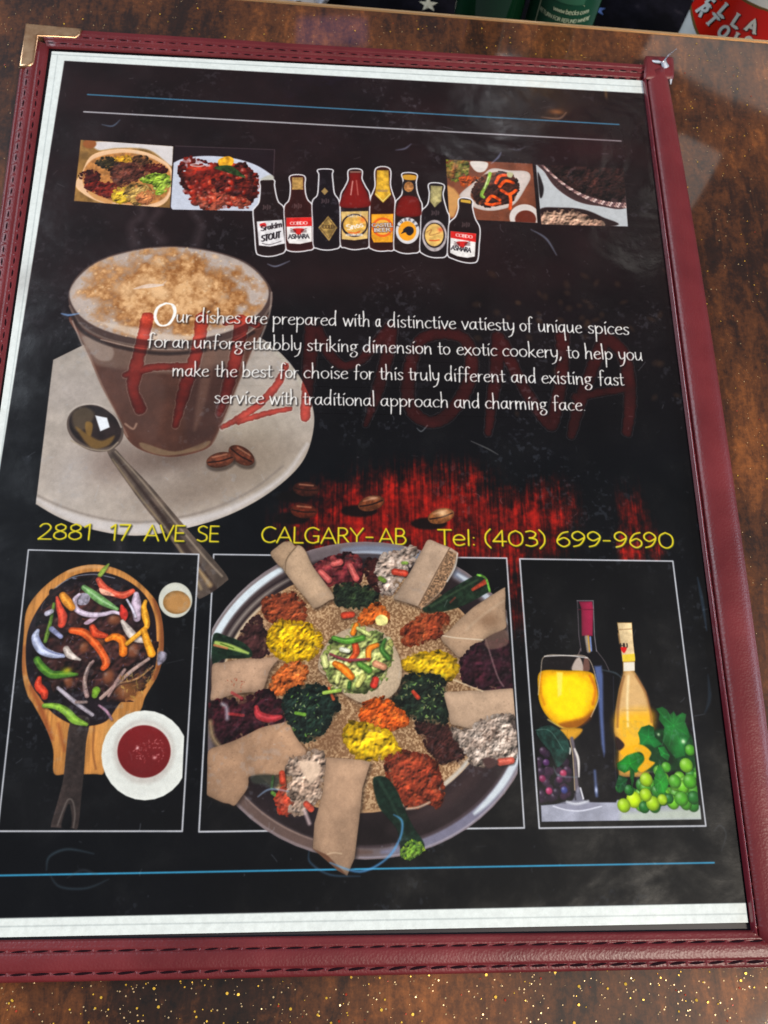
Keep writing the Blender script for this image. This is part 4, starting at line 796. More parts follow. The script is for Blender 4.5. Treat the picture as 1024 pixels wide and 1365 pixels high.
fill(ell(*zF((722, 453))[0], 35.5, 35), (104, 26, 28), soft=1.3, shade=(90, .08)); flecks(zF((650, 430), (720, 400), (820, 380), (850, 470), (790, 520), (700, 510), (650, 470)), [(176, 110, 110), (150, 70, 70), (200, 150, 150)], 3, 1.0, 70, a=.6)
glow(*zF((683, 432))[0], 2, 2, (230, 190, 190), .9); glow(*zF((785, 490))[0], 2.5, 2, (220, 170, 170), .8)

CLIP[0] = None
# --- round steel platter
clipP = [(286, 700), (680, 700), (684, 850), (688, 990), (690.5, 1010), (690, 1037), (640, 1200), (300, 1200), (278, 1075), (276, 1060), (279, 960)]
cpoly = [(283.5, 820), (360, 700), (640, 700), (672, 782), (674, 792), (691, 1010), (690, 1036), (600, 1200), (330, 1200), (276, 1063), (278, 930)]
clip_to(cpoly)
def ring(rx, ry, c, wd, col, a0, a1, soft=3, a=1.0, taper=True):
    p_ = ell(c[0], c[1], rx, ry, 0, 24, a0, a1); n = len(p_)
    ws = [wd*(math.sin(math.pi*min(1, max(0, (i+.6)/(n+.2))))**.4 if taper else 1) for i in range(n)]
    stroke(p_, ws, col, soft=soft, a=a, smooth=False)
PC = (487, 934)
fill(ell(*PC, 229, 212, 0, 60), (96, 86, 88), smooth=False, edge=(4, .3), name='steel_platter_picture', label='large round steel platter printed at the foot of the sheet')
fill(ell(PC[0], PC[1], 212, 195, 0, 60), (38, 29, 31), smooth=False, soft=5, tex=.35, texn=N3)
ring(221, 203, PC, 13, (198, 208, 214), 188, 243, 3)
ring(205, 186, (PC[0], PC[1]), 5, (150, 140, 132), 192, 244, 3, .8); ring(212, 195, PC, 4, (60, 48, 48), 188, 244, 2.5, .9); ring(226, 208, PC, 3, (120, 108, 108), 186, 246, 1.5)
ring(219, 203, PC, 11, (112, 120, 136), 262, 318, 4, .9); ring(214, 198, PC, 4, (176, 188, 204), 262, 292, 2, .7); ring(208, 192, PC, 6, (70, 66, 72), 262, 300, 3, .8); ring(221, 203, PC, 8, (190, 196, 204), 304, 330, 2, .8)
ring(218, 203, PC, 14, (112, 110, 128), 15, 84, 3, .95); ring(218, 202, PC, 10, (196, 204, 210), 8, 48, 2.5, .95, True); ring(226, 209, PC, 2, (150, 144, 156), 15, 92, 1.2, .9); ring(211, 195, PC, 3, (60, 48, 52), 15, 92, 2, .9)
ring(219, 202, PC, 13, (92, 74, 68), 88, 152, 3, .9); ring(226, 209, PC, 2, (130, 116, 116), 92, 150, 1.2, .9); ring(212, 196, PC, 2, (150, 128, 118), 100, 150, 1.2, .7)
for a0, a1, rr_, c_ in ((95, 140, 185, (30, 24, 28)), (20, 80, 190, (44, 34, 36)), (20, 70, 180, (60, 46, 46))): ring(rr_, rr_*.92, PC, 18, c_, a0, a1, 8, .7)
# injera bed
bed = ell(478, 922, 184, 162, 0, 60)
fill(bed, (150, 120, 90), smooth=False, edge=(6, .12), name='flatbread_picture', label='spongy round flatbread lining the steel platter')
P = T(bed); b = box(P, 2); d = sdf(P, b); n0 = N0[sl(b)]; n1 = N1[sl(b)]
v = np.clip((n0-0.35)*2.2, 0, 1)[..., None]; l_ = (0.88+0.24*N3[sl(b)])[..., None]
put(b, np.clip(0.5-(d+4)/6, 0, 1), (np.array([120, 90, 64])*(1-v)+np.array([174, 144, 112])*v)*l_)
ring(183, 160, (478, 922), 4, (190, 176, 156), 192, 236, 2, .8); ring(178, 161, (478, 922), 6, (188, 180, 168), 28, 74, 2, .9)
glow(440, 985, 30, 22, (110, 78, 56), .5, 20); glow(350, 860, 20, 40, (120, 92, 72), .4)
CLIP[0] = None
clip_to([(283, 830), (286, 700), (672, 700), (674, 792), (691, 1010), (690, 1036), (600, 1250), (330, 1250), (275.5, 1070), (278, 930)])
F = 'food_heap_picture'
def inj(z_, pts, col=(168, 148, 126), smooth=False, lb=None, sh=(60, .08)):
    P_ = z_(*pts)
    if not smooth:
        o_ = []
        for i in range(len(P_)):
            a_, b_ = np.array(P_[i]), np.array(P_[(i+1) % len(P_)]); L = np.linalg.norm(b_-a_); n_ = max(2, int(L/14)); nn = np.array([a_[1]-b_[1], b_[0]-a_[0]])/(L+1e-9)
            bow = rng.uniform(-.02, .03)*L
            for j in range(n_):
                t = (j+.12)/n_; o_.append(tuple(a_+(b_-a_)*t+nn*(bow*math.sin(math.pi*t)+rng.normal(0, .35))))
        P_ = o_
    smooth = True
    col = np.array(col)*[1.04, 1.0, .99]
    fill([(x+2, y+3) for x, y in P_], (30, 20, 16), smooth=smooth, soft=5, a=.6)
    fill(P_, col, smooth=smooth, soft=1.2, tex=.16, texn=N2*.5+N0*.14+N3*.36, shade=sh, edge=(5, -.22), name='rolled_flatbread_picture', label=lb)
    P2 = T(crom(P_, 3) if smooth else P_)
    for x, y in inside(P2, int(6+len(P_))): blob(x, y, rng.uniform(1, 2), rng.uniform(.8, 1.5), 0, np.array(col)*.7, a=.5, hard=.1)
# dark reds and greens
heap(zA((740, 270), (800, 230), (880, 200), (1000, 195), (1030, 300), (980, 370), (880, 340), (830, 375), (780, 330)), (84, 22, 30), [(150, 56, 56), (96, 26, 34), (60, 16, 26), (190, 90, 84)], 4.5, 90, F, 'purple red beetroot heap at the top of the platter', hl=.3)
for q in (((780, 290), (830, 340)), ((960, 250), (1000, 330)), ((860, 240), (900, 230))): slice_(list(q), [8, 9], (196, 84, 80), (226, 140, 130), z_=zA)
heap(zA((870, 390), (950, 360), (1040, 380), (1120, 390), (1140, 440), (1090, 530), (1000, 510), (900, 500), (870, 460)), (30, 38, 26), [(40, 56, 34), (24, 34, 26), (70, 86, 50), (20, 26, 22)], 2.6, 200, F, 'chopped dark greens near the top of the platter', asp=1.6)
heap(zB((40, 240), (110, 220), (130, 330), (170, 420), (100, 400), (50, 320)), (62, 26, 24), [(84, 34, 28), (56, 24, 24)], 3, 60, tex=.4)
heap(zB((110, 250), (150, 185), (230, 170), (330, 140), (340, 200), (290, 280), (230, 370), (180, 430), (130, 390), (115, 320)), (176, 150, 136), [(214, 194, 180), (190, 168, 152), (226, 208, 196), (150, 124, 108)], 3.4, 170, F, 'crumbly white cheese with tomato at the top of the platter')
slice_([(215, 290), (280, 300)], [9, 9], (196, 60, 38), (226, 120, 100), z_=zB); slice_([(125, 330), (150, 345)], [6, 6], (110, 140, 50), None, z_=zB); slice_([(265, 235), (290, 235)], [4, 4], (120, 150, 60), None, z_=zB)
heap(zB((0, 560), (60, 510), (120, 500), (170, 550), (160, 590), (60, 600), (0, 615)), (186, 80, 26), [(214, 104, 36), (196, 84, 26), (224, 130, 60)], 3.4, 60, F)
slice_([(925, 560), (975, 555)], [9, 8], (196, 60, 34), None, z_=zA); fill(zB((95, 580), (130, 555), (170, 575), (165, 615), (110, 620)), (206, 200, 130), tex=.15)
# rolls
inj(zA, [(465, 180), (545, 105), (590, 98), (635, 140), (600, 270), (545, 275)], (158, 138, 114), lb='rolled flatbread end at upper left of the platter')
inj(zA, [(635, 125), (680, 150), (735, 260), (860, 435), (830, 470), (745, 515), (700, 470), (560, 295), (552, 240), (600, 160)], (170, 150, 126), True, 'long rolled flatbread at upper left of the platter'); stroke(zA((560, 295), (570, 210), (632, 130)), 1.4, (96, 78, 60), a=.8)
inj(zB, [(415, 90), (560, 140), (610, 170), (590, 260), (520, 400), (385, 520), (355, 505), (205, 460)], (168, 150, 130), lb='wide rolled flatbread at the top of the platter')
fill(zB((550, 155), (600, 180), (575, 270), (510, 400), (385, 515), (365, 500), (450, 350)), (132, 104, 80), smooth=False, soft=1.5, tex=.35, texn=N0); stroke(zB((558, 140), (480, 280), (365, 500)), 1.3, (96, 74, 56), smooth=False)
stroke(zB((606, 175), (590, 260), (540, 350)), 1.8, (206, 200, 190), a=.8)
pep = zB((390, 515), (420, 500), (560, 400), (720, 310), (770, 310), (808, 400), (780, 425), (640, 500), (500, 540), (410, 545))
fill(pep, (26, 40, 28), tex=.3, soft=1.3, name='pepper_picture', label='dark green chilli pepper at upper right of the platter'); stroke(zB((440, 505), (600, 410), (730, 340)), 2.5, (60, 80, 56), soft=2, a=.7); slice_([(700, 400), (780, 350)], [4, 7], (170, 60, 36), None, z_=zB); stroke(zB((730, 310), (780, 330), (805, 410)), 3, (100, 150, 60), tex=.3); stroke(zB((560, 480), (590, 450)), 2.5, (110, 50, 40), a=.7)
inj(zB, [(895, 385), (905, 420), (912, 635), (760, 715), (625, 830), (495, 705), (640, 560)], (166, 144, 120), lb='folded flatbread wedge at the right of the platter'); stroke(zB((510, 685), (600, 700), (760, 712)), 1.6, (205, 190, 168), a=.8); glow(*zB((800, 590))[0], 14, 10, (120, 92, 70), .7)
stroke(zB((660, 650), (760, 560), (890, 470)), 1.5, (190, 172, 150), a=.4, soft=3)
heap(zA((420, 500), (450, 450), (560, 430), (640, 450), (685, 530), (650, 590), (540, 610), (450, 580)), (128, 44, 20), [(160, 74, 40), (128, 54, 30), (180, 96, 58), (104, 42, 26)], 3, 170, F, 'rust red lentil heap left of centre on the platter', tex=.2)
heap(zB((265, 650), (340, 590), (400, 550), (520, 555), (545, 600), (480, 690), (350, 735), (275, 735)), (132, 46, 22), [(162, 72, 38), (132, 54, 30), (186, 96, 54), (108, 42, 26)], 3, 170, F, 'rust red lentil heap right of centre on the platter', tex=.2)
heap(zA((280, 700), (360, 590), (400, 580), (410, 650), (450, 690), (440, 780), (380, 815), (320, 770)), (58, 32, 32), [(66, 36, 34), (56, 30, 32), (80, 50, 50)], 4, 70, F, 'smooth brown lentil paste at the left of the platter', flat=.8)
heap(zA((455, 720), (480, 640), (550, 600), (680, 610), (760, 660), (780, 710), (745, 800), (650, 840), (560, 835), (490, 790)), (190, 140, 6), [(232, 186, 14), (214, 164, 8), (240, 200, 40), (200, 146, 6)], 3.3, 230, F, 'bright yellow split pea heap left of centre on the platter', tex=.25, hl=.1)
stroke(zA((480, 665), (540, 730), (600, 790)), 2, (150, 106, 6), a=.5, soft=2); stroke(zA((640, 640), (700, 720)), 2, (150, 106, 6), a=.5, soft=2)
heap(zB((270, 860), (330, 810), (420, 800), (500, 795), (560, 830), (600, 890), (550, 950), (440, 940), (330, 910)), (196, 146, 8), [(232, 186, 16), (216, 166, 10), (240, 200, 50)], 4.4, 90, F, 'bright yellow split pea heap right of centre on the platter', hl=.15)
heap(zA((460, 1050), (500, 930), (570, 870), (640, 855), (680, 900), (670, 980), (590, 1010), (540, 1050)), (176, 80, 30), [(210, 106, 44), (186, 84, 32), (224, 134, 70)], 3.2, 130, F, 'orange carrot heap at the left of the platter')
# beets right
heap(zB((630, 870), (700, 770), (790, 740), (915, 740), (940, 1000), (860, 1030), (760, 1010), (660, 960)), (40, 20, 28), [(60, 26, 36), (44, 20, 30), (96, 36, 50), (34, 18, 26)], 5, 110, F, 'dark beetroot heap at the right of the platter', hl=.25, flat=.4)
stroke(zB((780, 710), (850, 930), (890, 1000)), 2, (160, 130, 130), soft=1.5, a=.6); fill(zB((780, 705), (900, 650), (915, 740), (800, 770)), (110, 86, 76), soft=2, a=.7)
# pepper left
fill(zA((115, 680), (200, 690), (300, 730), (355, 790), (330, 825), (180, 830), (110, 860)), (22, 38, 26), tex=.3, soft=1.3, name='pepper_picture', label='split green chilli at the left of the platter'); stroke(zA((130, 730), (220, 755), (330, 795)), [5, 7, 3], (150, 170, 90), soft=1.5); stroke(zA((120, 745), (200, 765)), 3, (190, 120, 80), a=.8); stroke(zA((160, 735), (240, 765)), 1.5, (70, 90, 30))
inj(zA, [(105, 865), (300, 830), (480, 820), (525, 825), (470, 900), (420, 1030), (250, 1050), (98, 1098)], (164, 140, 118), lb='flat flatbread strip at the left edge of the platter')
flecks(zA((200, 960), (300, 960), (300, 1040), (220, 1060)), [(140, 60, 40)], 2, 1, 16, a=.7)
heap(zC((90, 40), (300, 10), (420, -30), (520, 20), (560, 80), (540, 140), (420, 180), (300, 230), (200, 290), (150, 290), (100, 160)), (34, 16, 22), [(44, 20, 28), (60, 22, 30), (30, 16, 22), (110, 30, 40)], 4.5, 150, F, 'dark beetroot heap at the left of the platter', hl=.2, flat=.45)
slice_([(380, 60), (400, 110), (470, 130), (530, 120)], [6, 11, 11, 6], (170, 44, 50), (210, 90, 96), z_=zC); slice_([(210, 100), (300, 110)], [4, 4], (150, 40, 44), None, z_=zC); stroke(zC((170, 40), (195, 60), (200, 130)), 4, (170, 170, 180), soft=3, a=.8); stroke(zC((95, 150), (110, 240), (150, 300)), 6, (150, 130, 100), soft=3, a=.8); stroke(zA((230, 1040), (290, 1075)), 4, (150, 60, 60), a=.8)
# greens
heap(zC((550, 20), (600, -50), (700, -75), (800, -60), (870, -10), (880, 80), (810, 180), (790, 220), (680, 265), (600, 220), (560, 100)), (22, 34, 28), [(30, 48, 36), (20, 32, 28), (44, 64, 44), (16, 24, 24), (28, 44, 40)], 2.8, 420, F, 'dark chopped greens left below centre on the platter', asp=1.5)
flecks(zC((580, 0), (700, -50), (820, 0), (800, 150), (700, 240), (600, 180)), [(110, 150, 60), (80, 120, 60), (170, 180, 130)], 4, 1.4, 40, a=.8); slice_([(625, 95), (680, 105)], [4, 5], (110, 160, 50), None, z_=zC); slice_([(830, -60), (860, 10)], [3, 4], (190, 84, 44), None, z_=zC)
heap(zB((210, 1090), (230, 1010), (310, 930), (420, 930), (520, 960), (530, 1090), (540, 1200), (480, 1230), (340, 1200), (240, 1140)), (24, 34, 26), [(34, 50, 34), (20, 30, 26), (52, 70, 44), (18, 24, 22)], 2.8, 420, F, 'dark chopped greens right of centre on the platter', asp=1.5)
flecks(zB((240, 1080), (300, 960), (500, 980), (510, 1180), (400, 1190)), [(120, 150, 80), (150, 150, 100), (90, 110, 60)], 4, 1.6, 50, a=.8); slice_([(330, 1035), (360, 1070)], [5, 6], (190, 60, 36), None, z_=zB)
inj(zB, [(515, 1040), (740, 1025), (960, 1010), (975, 1200), (820, 1235), (700, 1265), (560, 1240)], (172, 152, 130), lb='flat flatbread strip at the right edge of the platter')
stroke(zB((580, 960), (680, 1000), (760, 1030)), 2, (200, 180, 150), a=.8)
# centre roll with salad
cen = zA((770, 900), (780, 800), (850, 700), (960, 640), (1090, 635), (1190, 690), (1270, 820), (1280, 960), (1220, 1060), (1080, 1110), (960, 1070), (870, 1000), (860, 960))
fill([(x+2, y+4) for x, y in cen], (50, 34, 26), soft=6, a=.6); fill(cen, (178, 158, 134), tex=.06, texn=N0, soft=1.3, edge=(6, -.12), name='salad_picture', label='chopped salad on a pale round of flatbread at the centre of the platter')
stroke(zA((780, 890), (860, 955), (880, 990)), 2, (110, 88, 66), a=.7)
zS = zP
salad = zP((400, 410), (430, 370), (480, 345), (500, 310), (540, 330), (600, 355), (605, 410), (590, 450), (560, 500), (500, 515), (440, 500), (410, 450))
heap(salad, (150, 150, 90), [(160, 176, 90), (196, 200, 130), (120, 146, 70), (214, 210, 166), (186, 186, 110)], 4.5, 90, hl=.15)
for q, wd_, c_ in ((((500, 310), (490, 335)), [7, 7], (226, 120, 20)), (((505, 320), (540, 340)), [5, 6], (196, 206, 120)), (((495, 365), (500, 395), (480, 420)), [8, 9, 6], (212, 76, 30)), (((435, 430), (460, 445), (485, 470)), [8, 11, 9], (232, 120, 20)), (((565, 372), (540, 385), (538, 415)), [6, 8, 7], (230, 124, 24)), (((590, 355), (580, 385), (600, 412)), [4, 7, 7], (60, 110, 40)), (((430, 350), (470, 360), (520, 350)), [6, 8, 8], (80, 140, 44)), (((510, 430), (540, 450)), [8, 9], (80, 130, 44)), (((560, 480), (555, 495)), [9, 10], (200, 50, 36)), (((560, 430), (585, 440)), [9, 9], (224, 150, 110)), (((420, 400), (470, 418), (540, 415)), [2.5, 3.5, 2.5], (130, 50, 60)), (((400, 410), (405, 435)), [9, 8], (206, 210, 130)), (((455, 385), (475, 390)), [7, 6], (224, 226, 196)), (((480, 490), (478, 505)), [5, 5], (50, 90, 36)), (((520, 470), (505, 495)), [9, 8], (206, 206, 110)), (((400, 520), (450, 512)), [5, 5], (150, 180, 70)), (((445, 460), (440, 485)), [7, 6], (200, 206, 120))):
    slice_(list(q), wd_, c_, tuple(np.clip(np.array(c_)+50, 0, 255)), z_=zP)
# lower centre heaps
heap(zD((0, 110), (40, 40), (140, 10), (220, 50), (295, 140), (240, 180), (130, 190), (40, 165)), (190, 72, 22), [(222, 96, 30), (200, 78, 22), (232, 124, 50)], 3.2, 150, F, 'orange carrot heap below the centre of the platter')
heap(zC((930, 250), (960, 170), (1020, 170), (1100, 180), (1200, 220), (1240, 290), (1260, 350), (1180, 370), (1060, 380), (990, 340)), (196, 144, 10), [(234, 188, 18), (214, 164, 10), (242, 200, 50)], 4.6, 120, F, 'bright yellow split pea heap below the centre of the platter', hl=.15)
heap(zD((350, 165), (470, 170), (570, 190), (620, 300), (640, 370), (520, 405), (440, 350), (390, 250)), (54, 28, 26), [(64, 32, 28), (52, 26, 26), (78, 44, 38)], 2.6, 170, F, 'smooth dark brown lentil paste at lower right of the platter', tex=.3)
heap(zD((575, 200), (640, 205), (700, 180), (760, 140), (850, 115), (945, 120), (985, 280), (940, 400), (860, 390), (750, 420), (690, 380), (620, 290)), (158, 138, 124), [(198, 180, 166), (170, 150, 136), (214, 198, 186), (120, 100, 88)], 3.0, 300, F, 'crumbled white cheese at the right of the platter')
slice_([(870, 400), (940, 390)], [10, 9], (196, 84, 66), (226, 140, 120), z_=zD); fill(zD((760, 390), (800, 370), (860, 400), (800, 440)), (70, 50, 48), soft=2); flecks(zD((700, 200), (900, 200), (900, 350), (720, 340)), [(90, 70, 60)], 5, 1.2, 50, a=.6)
heap(zD((165, 400), (200, 355), (330, 350), (440, 380), (490, 470), (515, 600), (480, 670), (420, 650), (330, 680), (260, 650), (190, 540)), (130, 38, 20), [(158, 62, 36), (128, 46, 28), (180, 86, 50), (98, 36, 24)], 3.6, 260, F, 'large rust red lentil heap at the foot of the platter', tex=.2, hl=.1)
stroke(zD((290, 690), (360, 680), (430, 650)), 3, (196, 176, 156), a=.8, soft=1.5)
pz = zD((80, 520), (110, 488), (170, 500), (230, 580), (280, 700), (330, 800), (395, 900), (385, 950), (300, 1000), (255, 960), (230, 820), (120, 680))
fill(pz, (20, 36, 28), tex=.25, soft=1.5, name='pepper_picture', label='dark green chilli pepper at the foot of the platter'); stroke(zD((120, 520), (190, 640), (260, 780)), 2.5, (44, 66, 52), soft=2.5, a=.7)
heap(zD((270, 930), (320, 890), (380, 910), (385, 950), (310, 998), (262, 980)), (110, 140, 40), [(160, 190, 60), (110, 150, 50), (70, 110, 40)], 2.6, 40)
# bottom-left bread, cheese and the hanging strip
inj(zC, [(80, 325), (240, 270), (400, 190), (560, 150), (590, 170), (640, 260), (690, 320), (685, 370), (590, 400), (560, 470), (340, 485), (330, 560), (250, 672), (180, 655), (68, 605)], (156, 130, 106), lb='large torn flatbread at lower left of the platter', sh=(40, .12))
stroke(zC((350, 485), (440, 400), (480, 250), (560, 160)), 3, (128, 100, 78), soft=4, a=.4)
fill(zC((350, 490), (440, 475), (520, 500), (500, 560), (420, 540), (360, 530)), (50, 52, 46), soft=3, a=.9); slice_([(540, 470), (545, 520)], [8, 9], (196, 66, 40), (220, 100, 80), z_=zC); slice_([(480, 590), (500, 605)], [5, 5], (90, 130, 50), None, z_=zC); slice_([(485, 490), (475, 560)], [3, 3], (60, 90, 50), None, z_=zC)
heap(zC((510, 620), (560, 560), (600, 600), (600, 690), (540, 715), (515, 680)), (190, 90, 60), [(200, 80, 50), (210, 130, 100), (190, 60, 40)], 4, 45)
heap(zC((590, 400), (680, 370), (730, 330), (775, 350), (800, 400), (785, 560), (750, 640), (660, 720), (590, 700), (610, 620), (585, 560)), (186, 158, 136), [(206, 180, 160), (190, 160, 140), (216, 194, 176), (160, 130, 110)], 3.6, 150, F, 'white cheese with tomato at lower left of the platter')
fill(zC((650, 400), (760, 400), (775, 470), (720, 530), (680, 480)), (204, 178, 156), tex=.05, soft=3); slice_([(690, 660), (720, 690)], [8, 9], (200, 76, 54), None, z_=zC); stroke(zC((680, 700), (710, 780)), [5, 5], (180, 160, 160), soft=2, a=.8)
CLIP[0] = None
strip_ = zC((815, 370), (1040, 385), (1090, 400), (1040, 560), (1020, 760), (990, 1000), (945, 1105), (890, 1075), (730, 935), (740, 780), (790, 600))
fill([(x+2.5, y+2) for x, y in strip_], (16, 12, 12), smooth=False, soft=5, a=.6)
fill(strip_, (160, 131, 108), smooth=False, soft=1.2, tex=.16, texn=N2*.5+N0*.14+N3*.36, shade=(90, .1), edge=(5, -.2), name='rolled_flatbread_picture', label='long flatbread strip hanging over the foot of the platter')
fill(zC((730, 935), (820, 975), (945, 1105), (890, 1075)), (96, 66, 50), smooth=False, soft=1.2); stroke(zC((820, 972), (860, 962), (910, 968)), 1.5, (190, 166, 140), a=.8)

# --- wine picture
clip_to(zG((60, 0), (870, 0), (965, 955), (120, 968), (92, 500)))
fill(zG((122, 880), (520, 850), (960, 880), (968, 955), (126, 968)), (150, 152, 166), smooth=False, tex=.1, texn=N2, soft=1.5, name='table_picture'); fill(zG((540, 920), (965, 890), (968, 955), (540, 962)), (176, 186, 166), smooth=False, soft=6, a=.7)
CLIP[0] = None
wb = zW((268, 300), (328, 300), (332, 440), (345, 500), (400, 580), (412, 700), (415, 900), (430, 1080), (420, 1100), (230, 1100), (220, 900), (240, 700), (262, 540), (280, 490), (270, 440))
fill(wb, (14, 12, 16), smooth=False, soft=1.5, name='wine_bottle_picture', label='dark red wine bottle with a crimson neck foil')
stroke(zW((280, 490), (268, 520), (240, 570)), 1.2, (170, 150, 146), a=.7); stroke(zW((345, 500), (375, 540), (392, 575)), 1.0, (130, 118, 120), a=.7); stroke(zW((410, 600), (415, 900), (425, 1060)), 1.5, (40, 40, 50), a=.8)
fill(zW((272, 303), (326, 303), (330, 330), (328, 440), (284, 440), (282, 330)), (136, 30, 62), smooth=False, shade=(0, .2), edge=(2, -.25)); stroke(zW((266, 300), (330, 300), (335, 440), (343, 500)), 1.1, (176, 170, 176), smooth=False, a=.75); stroke(zW((267, 300), (273, 440), (282, 500)), 1.1, (120, 110, 116), smooth=False, a=.75); stroke(zW((272, 335), (330, 335)), .9, (90, 20, 40))
stroke(zW((303, 445), (312, 500)), 5, (150, 140, 130), soft=1.5, a=.9); stroke(zW((318, 445), (322, 498)), 2.5, (120, 140, 190), a=.9); stroke(zW((310, 440), (316, 500)), 2, (200, 150, 50), a=.8)
fill(zG((402, 150), (440, 148), (448, 200), (450, 400), (460, 600), (454, 625), (440, 560), (425, 350), (415, 230)), (88, 104, 150), smooth=False, soft=3, a=.85, name='bottle_highlight_picture')
stroke(zG((405, 700), (415, 830)), 4, (110, 130, 180), soft=2, a=.6); glow(*zG((413, 800))[0], 2, 4, (200, 210, 240), .8)
# rose bottle
rb = zG((535, -50), (600, -50))
rose = zW((424, 386), (484, 386), (488, 460), (496, 530), (494, 580), (540, 660), (565, 760), (570, 820), (560, 960), (548, 1000), (430, 1000), (430, 900), (412, 820), (415, 740), (430, 650), (448, 590), (446, 540), (436, 470))
fill(rose, (186, 140, 76), smooth=False, soft=1.5, edge=(5, -.4), name='wine_bottle_picture', label='clear bottle of pale golden wine with a capsule and heart motif')
fill(zW((452, 590), (490, 585), (532, 660), (555, 760), (552, 850), (430, 830), (428, 750), (440, 660)), (206, 170, 122), soft=6, a=.8)
fill(zW((425, 760), (560, 740), (562, 830), (550, 960), (440, 960), (440, 880)), (232, 172, 34), soft=14, a=.9); stroke(zW((470, 600), (465, 700), (468, 800)), 3, (236, 216, 170), soft=2, a=.8); stroke(zW((452, 600), (432, 690), (426, 800)), 2.5, (112, 72, 40), soft=2, a=.7); stroke(zW((500, 600), (545, 680), (562, 780)), 2.5, (130, 84, 50), soft=2, a=.7)
fill(zW((426, 388), (482, 388), (488, 460), (496, 535), (446, 540), (438, 465)), (206, 182, 142), smooth=False, tex=.06, shade=(0, .15)); stroke(zW((428, 415), (482, 412)), .9, (140, 110, 80)); stroke(zW((430, 430), (436, 470)), 2, (150, 120, 84), a=.8)
fill(zW((445, 515), (494, 510), (496, 540), (448, 542)), (214, 186, 60), smooth=False); fill(zW((450, 545), (494, 543), (495, 578), (450, 580)), (214, 206, 190), smooth=False); tiny(zW, 'HU', 440, 465, 486, 486, 5, 1.3, (40, 30, 30)); fill(zW((438, 488), (450, 484), (463, 488), (452, 508)), (190, 30, 30), soft=.8)
tiny(zW, 'RP', 455, 530, 835, 835, 18, 4, (196, 160, 60), a=.5); stroke(zW((445, 735), (540, 735)), 2.5, (170, 134, 80), a=.4)
fill(zG((515, 520), (560, 560), (540, 590), (520, 580)), (40, 24, 22), soft=2)
# glass of white wine
fill(zG((108, 300), (122, 180), (140, 98), (260, 92), (370, 105), (415, 230), (425, 320), (385, 420), (300, 490), (200, 450), (130, 380)), (30, 24, 24), soft=1.2, a=.75, name='wine_glass_picture', label='stemmed glass of golden white wine')
fill(zG((285, 170), (305, 115), (330, 108), (345, 175)), (186, 170, 160), soft=1.5, a=.9); fill(zG((350, 110), (372, 115), (378, 170), (345, 180)), (120, 84, 74), soft=1.5, a=.8)
wine = zG((120, 178), (250, 172), (385, 182), (412, 240), (422, 315), (400, 385), (345, 450), (290, 478), (230, 470), (160, 420), (118, 350), (107, 270))
fill(wine, (238, 176, 4), soft=1.2, tex=.04, edge=(4, -.35)); fill(zG((150, 220), (250, 200), (340, 220), (375, 300), (340, 400), (260, 430), (180, 390), (145, 310)), (254, 208, 6), soft=8, a=.9)
fill(zG((205, 180), (238, 182), (232, 300), (210, 315)), (244, 214, 110), smooth=False, soft=2.5, a=.8); fill(zG((340, 420), (395, 380), (380, 430), (320, 470), (250, 480), (220, 450)), (120, 62, 16), soft=4, a=.75); stroke(zG((380, 200), (408, 270), (395, 350)), 3, (176, 90, 20), soft=2.5, a=.8); stroke(zG((125, 190), (120, 280), (140, 350)), 2.5, (170, 100, 16), soft=2.5, a=.7); stroke(zG((160, 430), (240, 475), (300, 480)), 2, (250, 220, 120), soft=1.5, a=.7)
stroke(zG((108, 300), (122, 180), (142, 98), (260, 94), (368, 106), (414, 225), (424, 320), (385, 415)), 1.1, (196, 180, 160), a=.85)
stroke(zG((142, 98), (260, 94), (366, 106)), 1.4, (214, 210, 206), a=.9)
fill(zG((225, 480), (340, 478), (305, 530), (268, 535)), (206, 150, 40), soft=2, edge=(3, -.3)); stroke(zG((285, 530), (298, 600), (305, 700), (312, 800)), [5, 4, 4, 6], (96, 88, 96), soft=1.5); stroke(zG((300, 585), (318, 640), (322, 730)), [2.5, 4, 2], (206, 200, 196), soft=1.2); fill(zG((255, 575), (280, 580), (275, 615)), (190, 186, 180), soft=1.2)
stroke(zG((275, 540), (290, 620), (300, 800)), 1.2, (180, 160, 130))
fill(zG((188, 885), (240, 862), (290, 850), (320, 780), (345, 850), (420, 870), (440, 885), (380, 905), (300, 912), (230, 902)), (130, 130, 146), soft=2, a=.8); stroke(zG((188, 885), (260, 905), (340, 908), (440, 885)), 1.6, (206, 208, 220), soft=1); stroke(zG((260, 862), (310, 872), (370, 858)), 3, (206, 208, 216), soft=2, a=.9); stroke(zG((330, 790), (345, 845)), 2.5, (220, 220, 226), a=.9); stroke(zG((300, 820), (305, 850)), 2, (60, 56, 66))
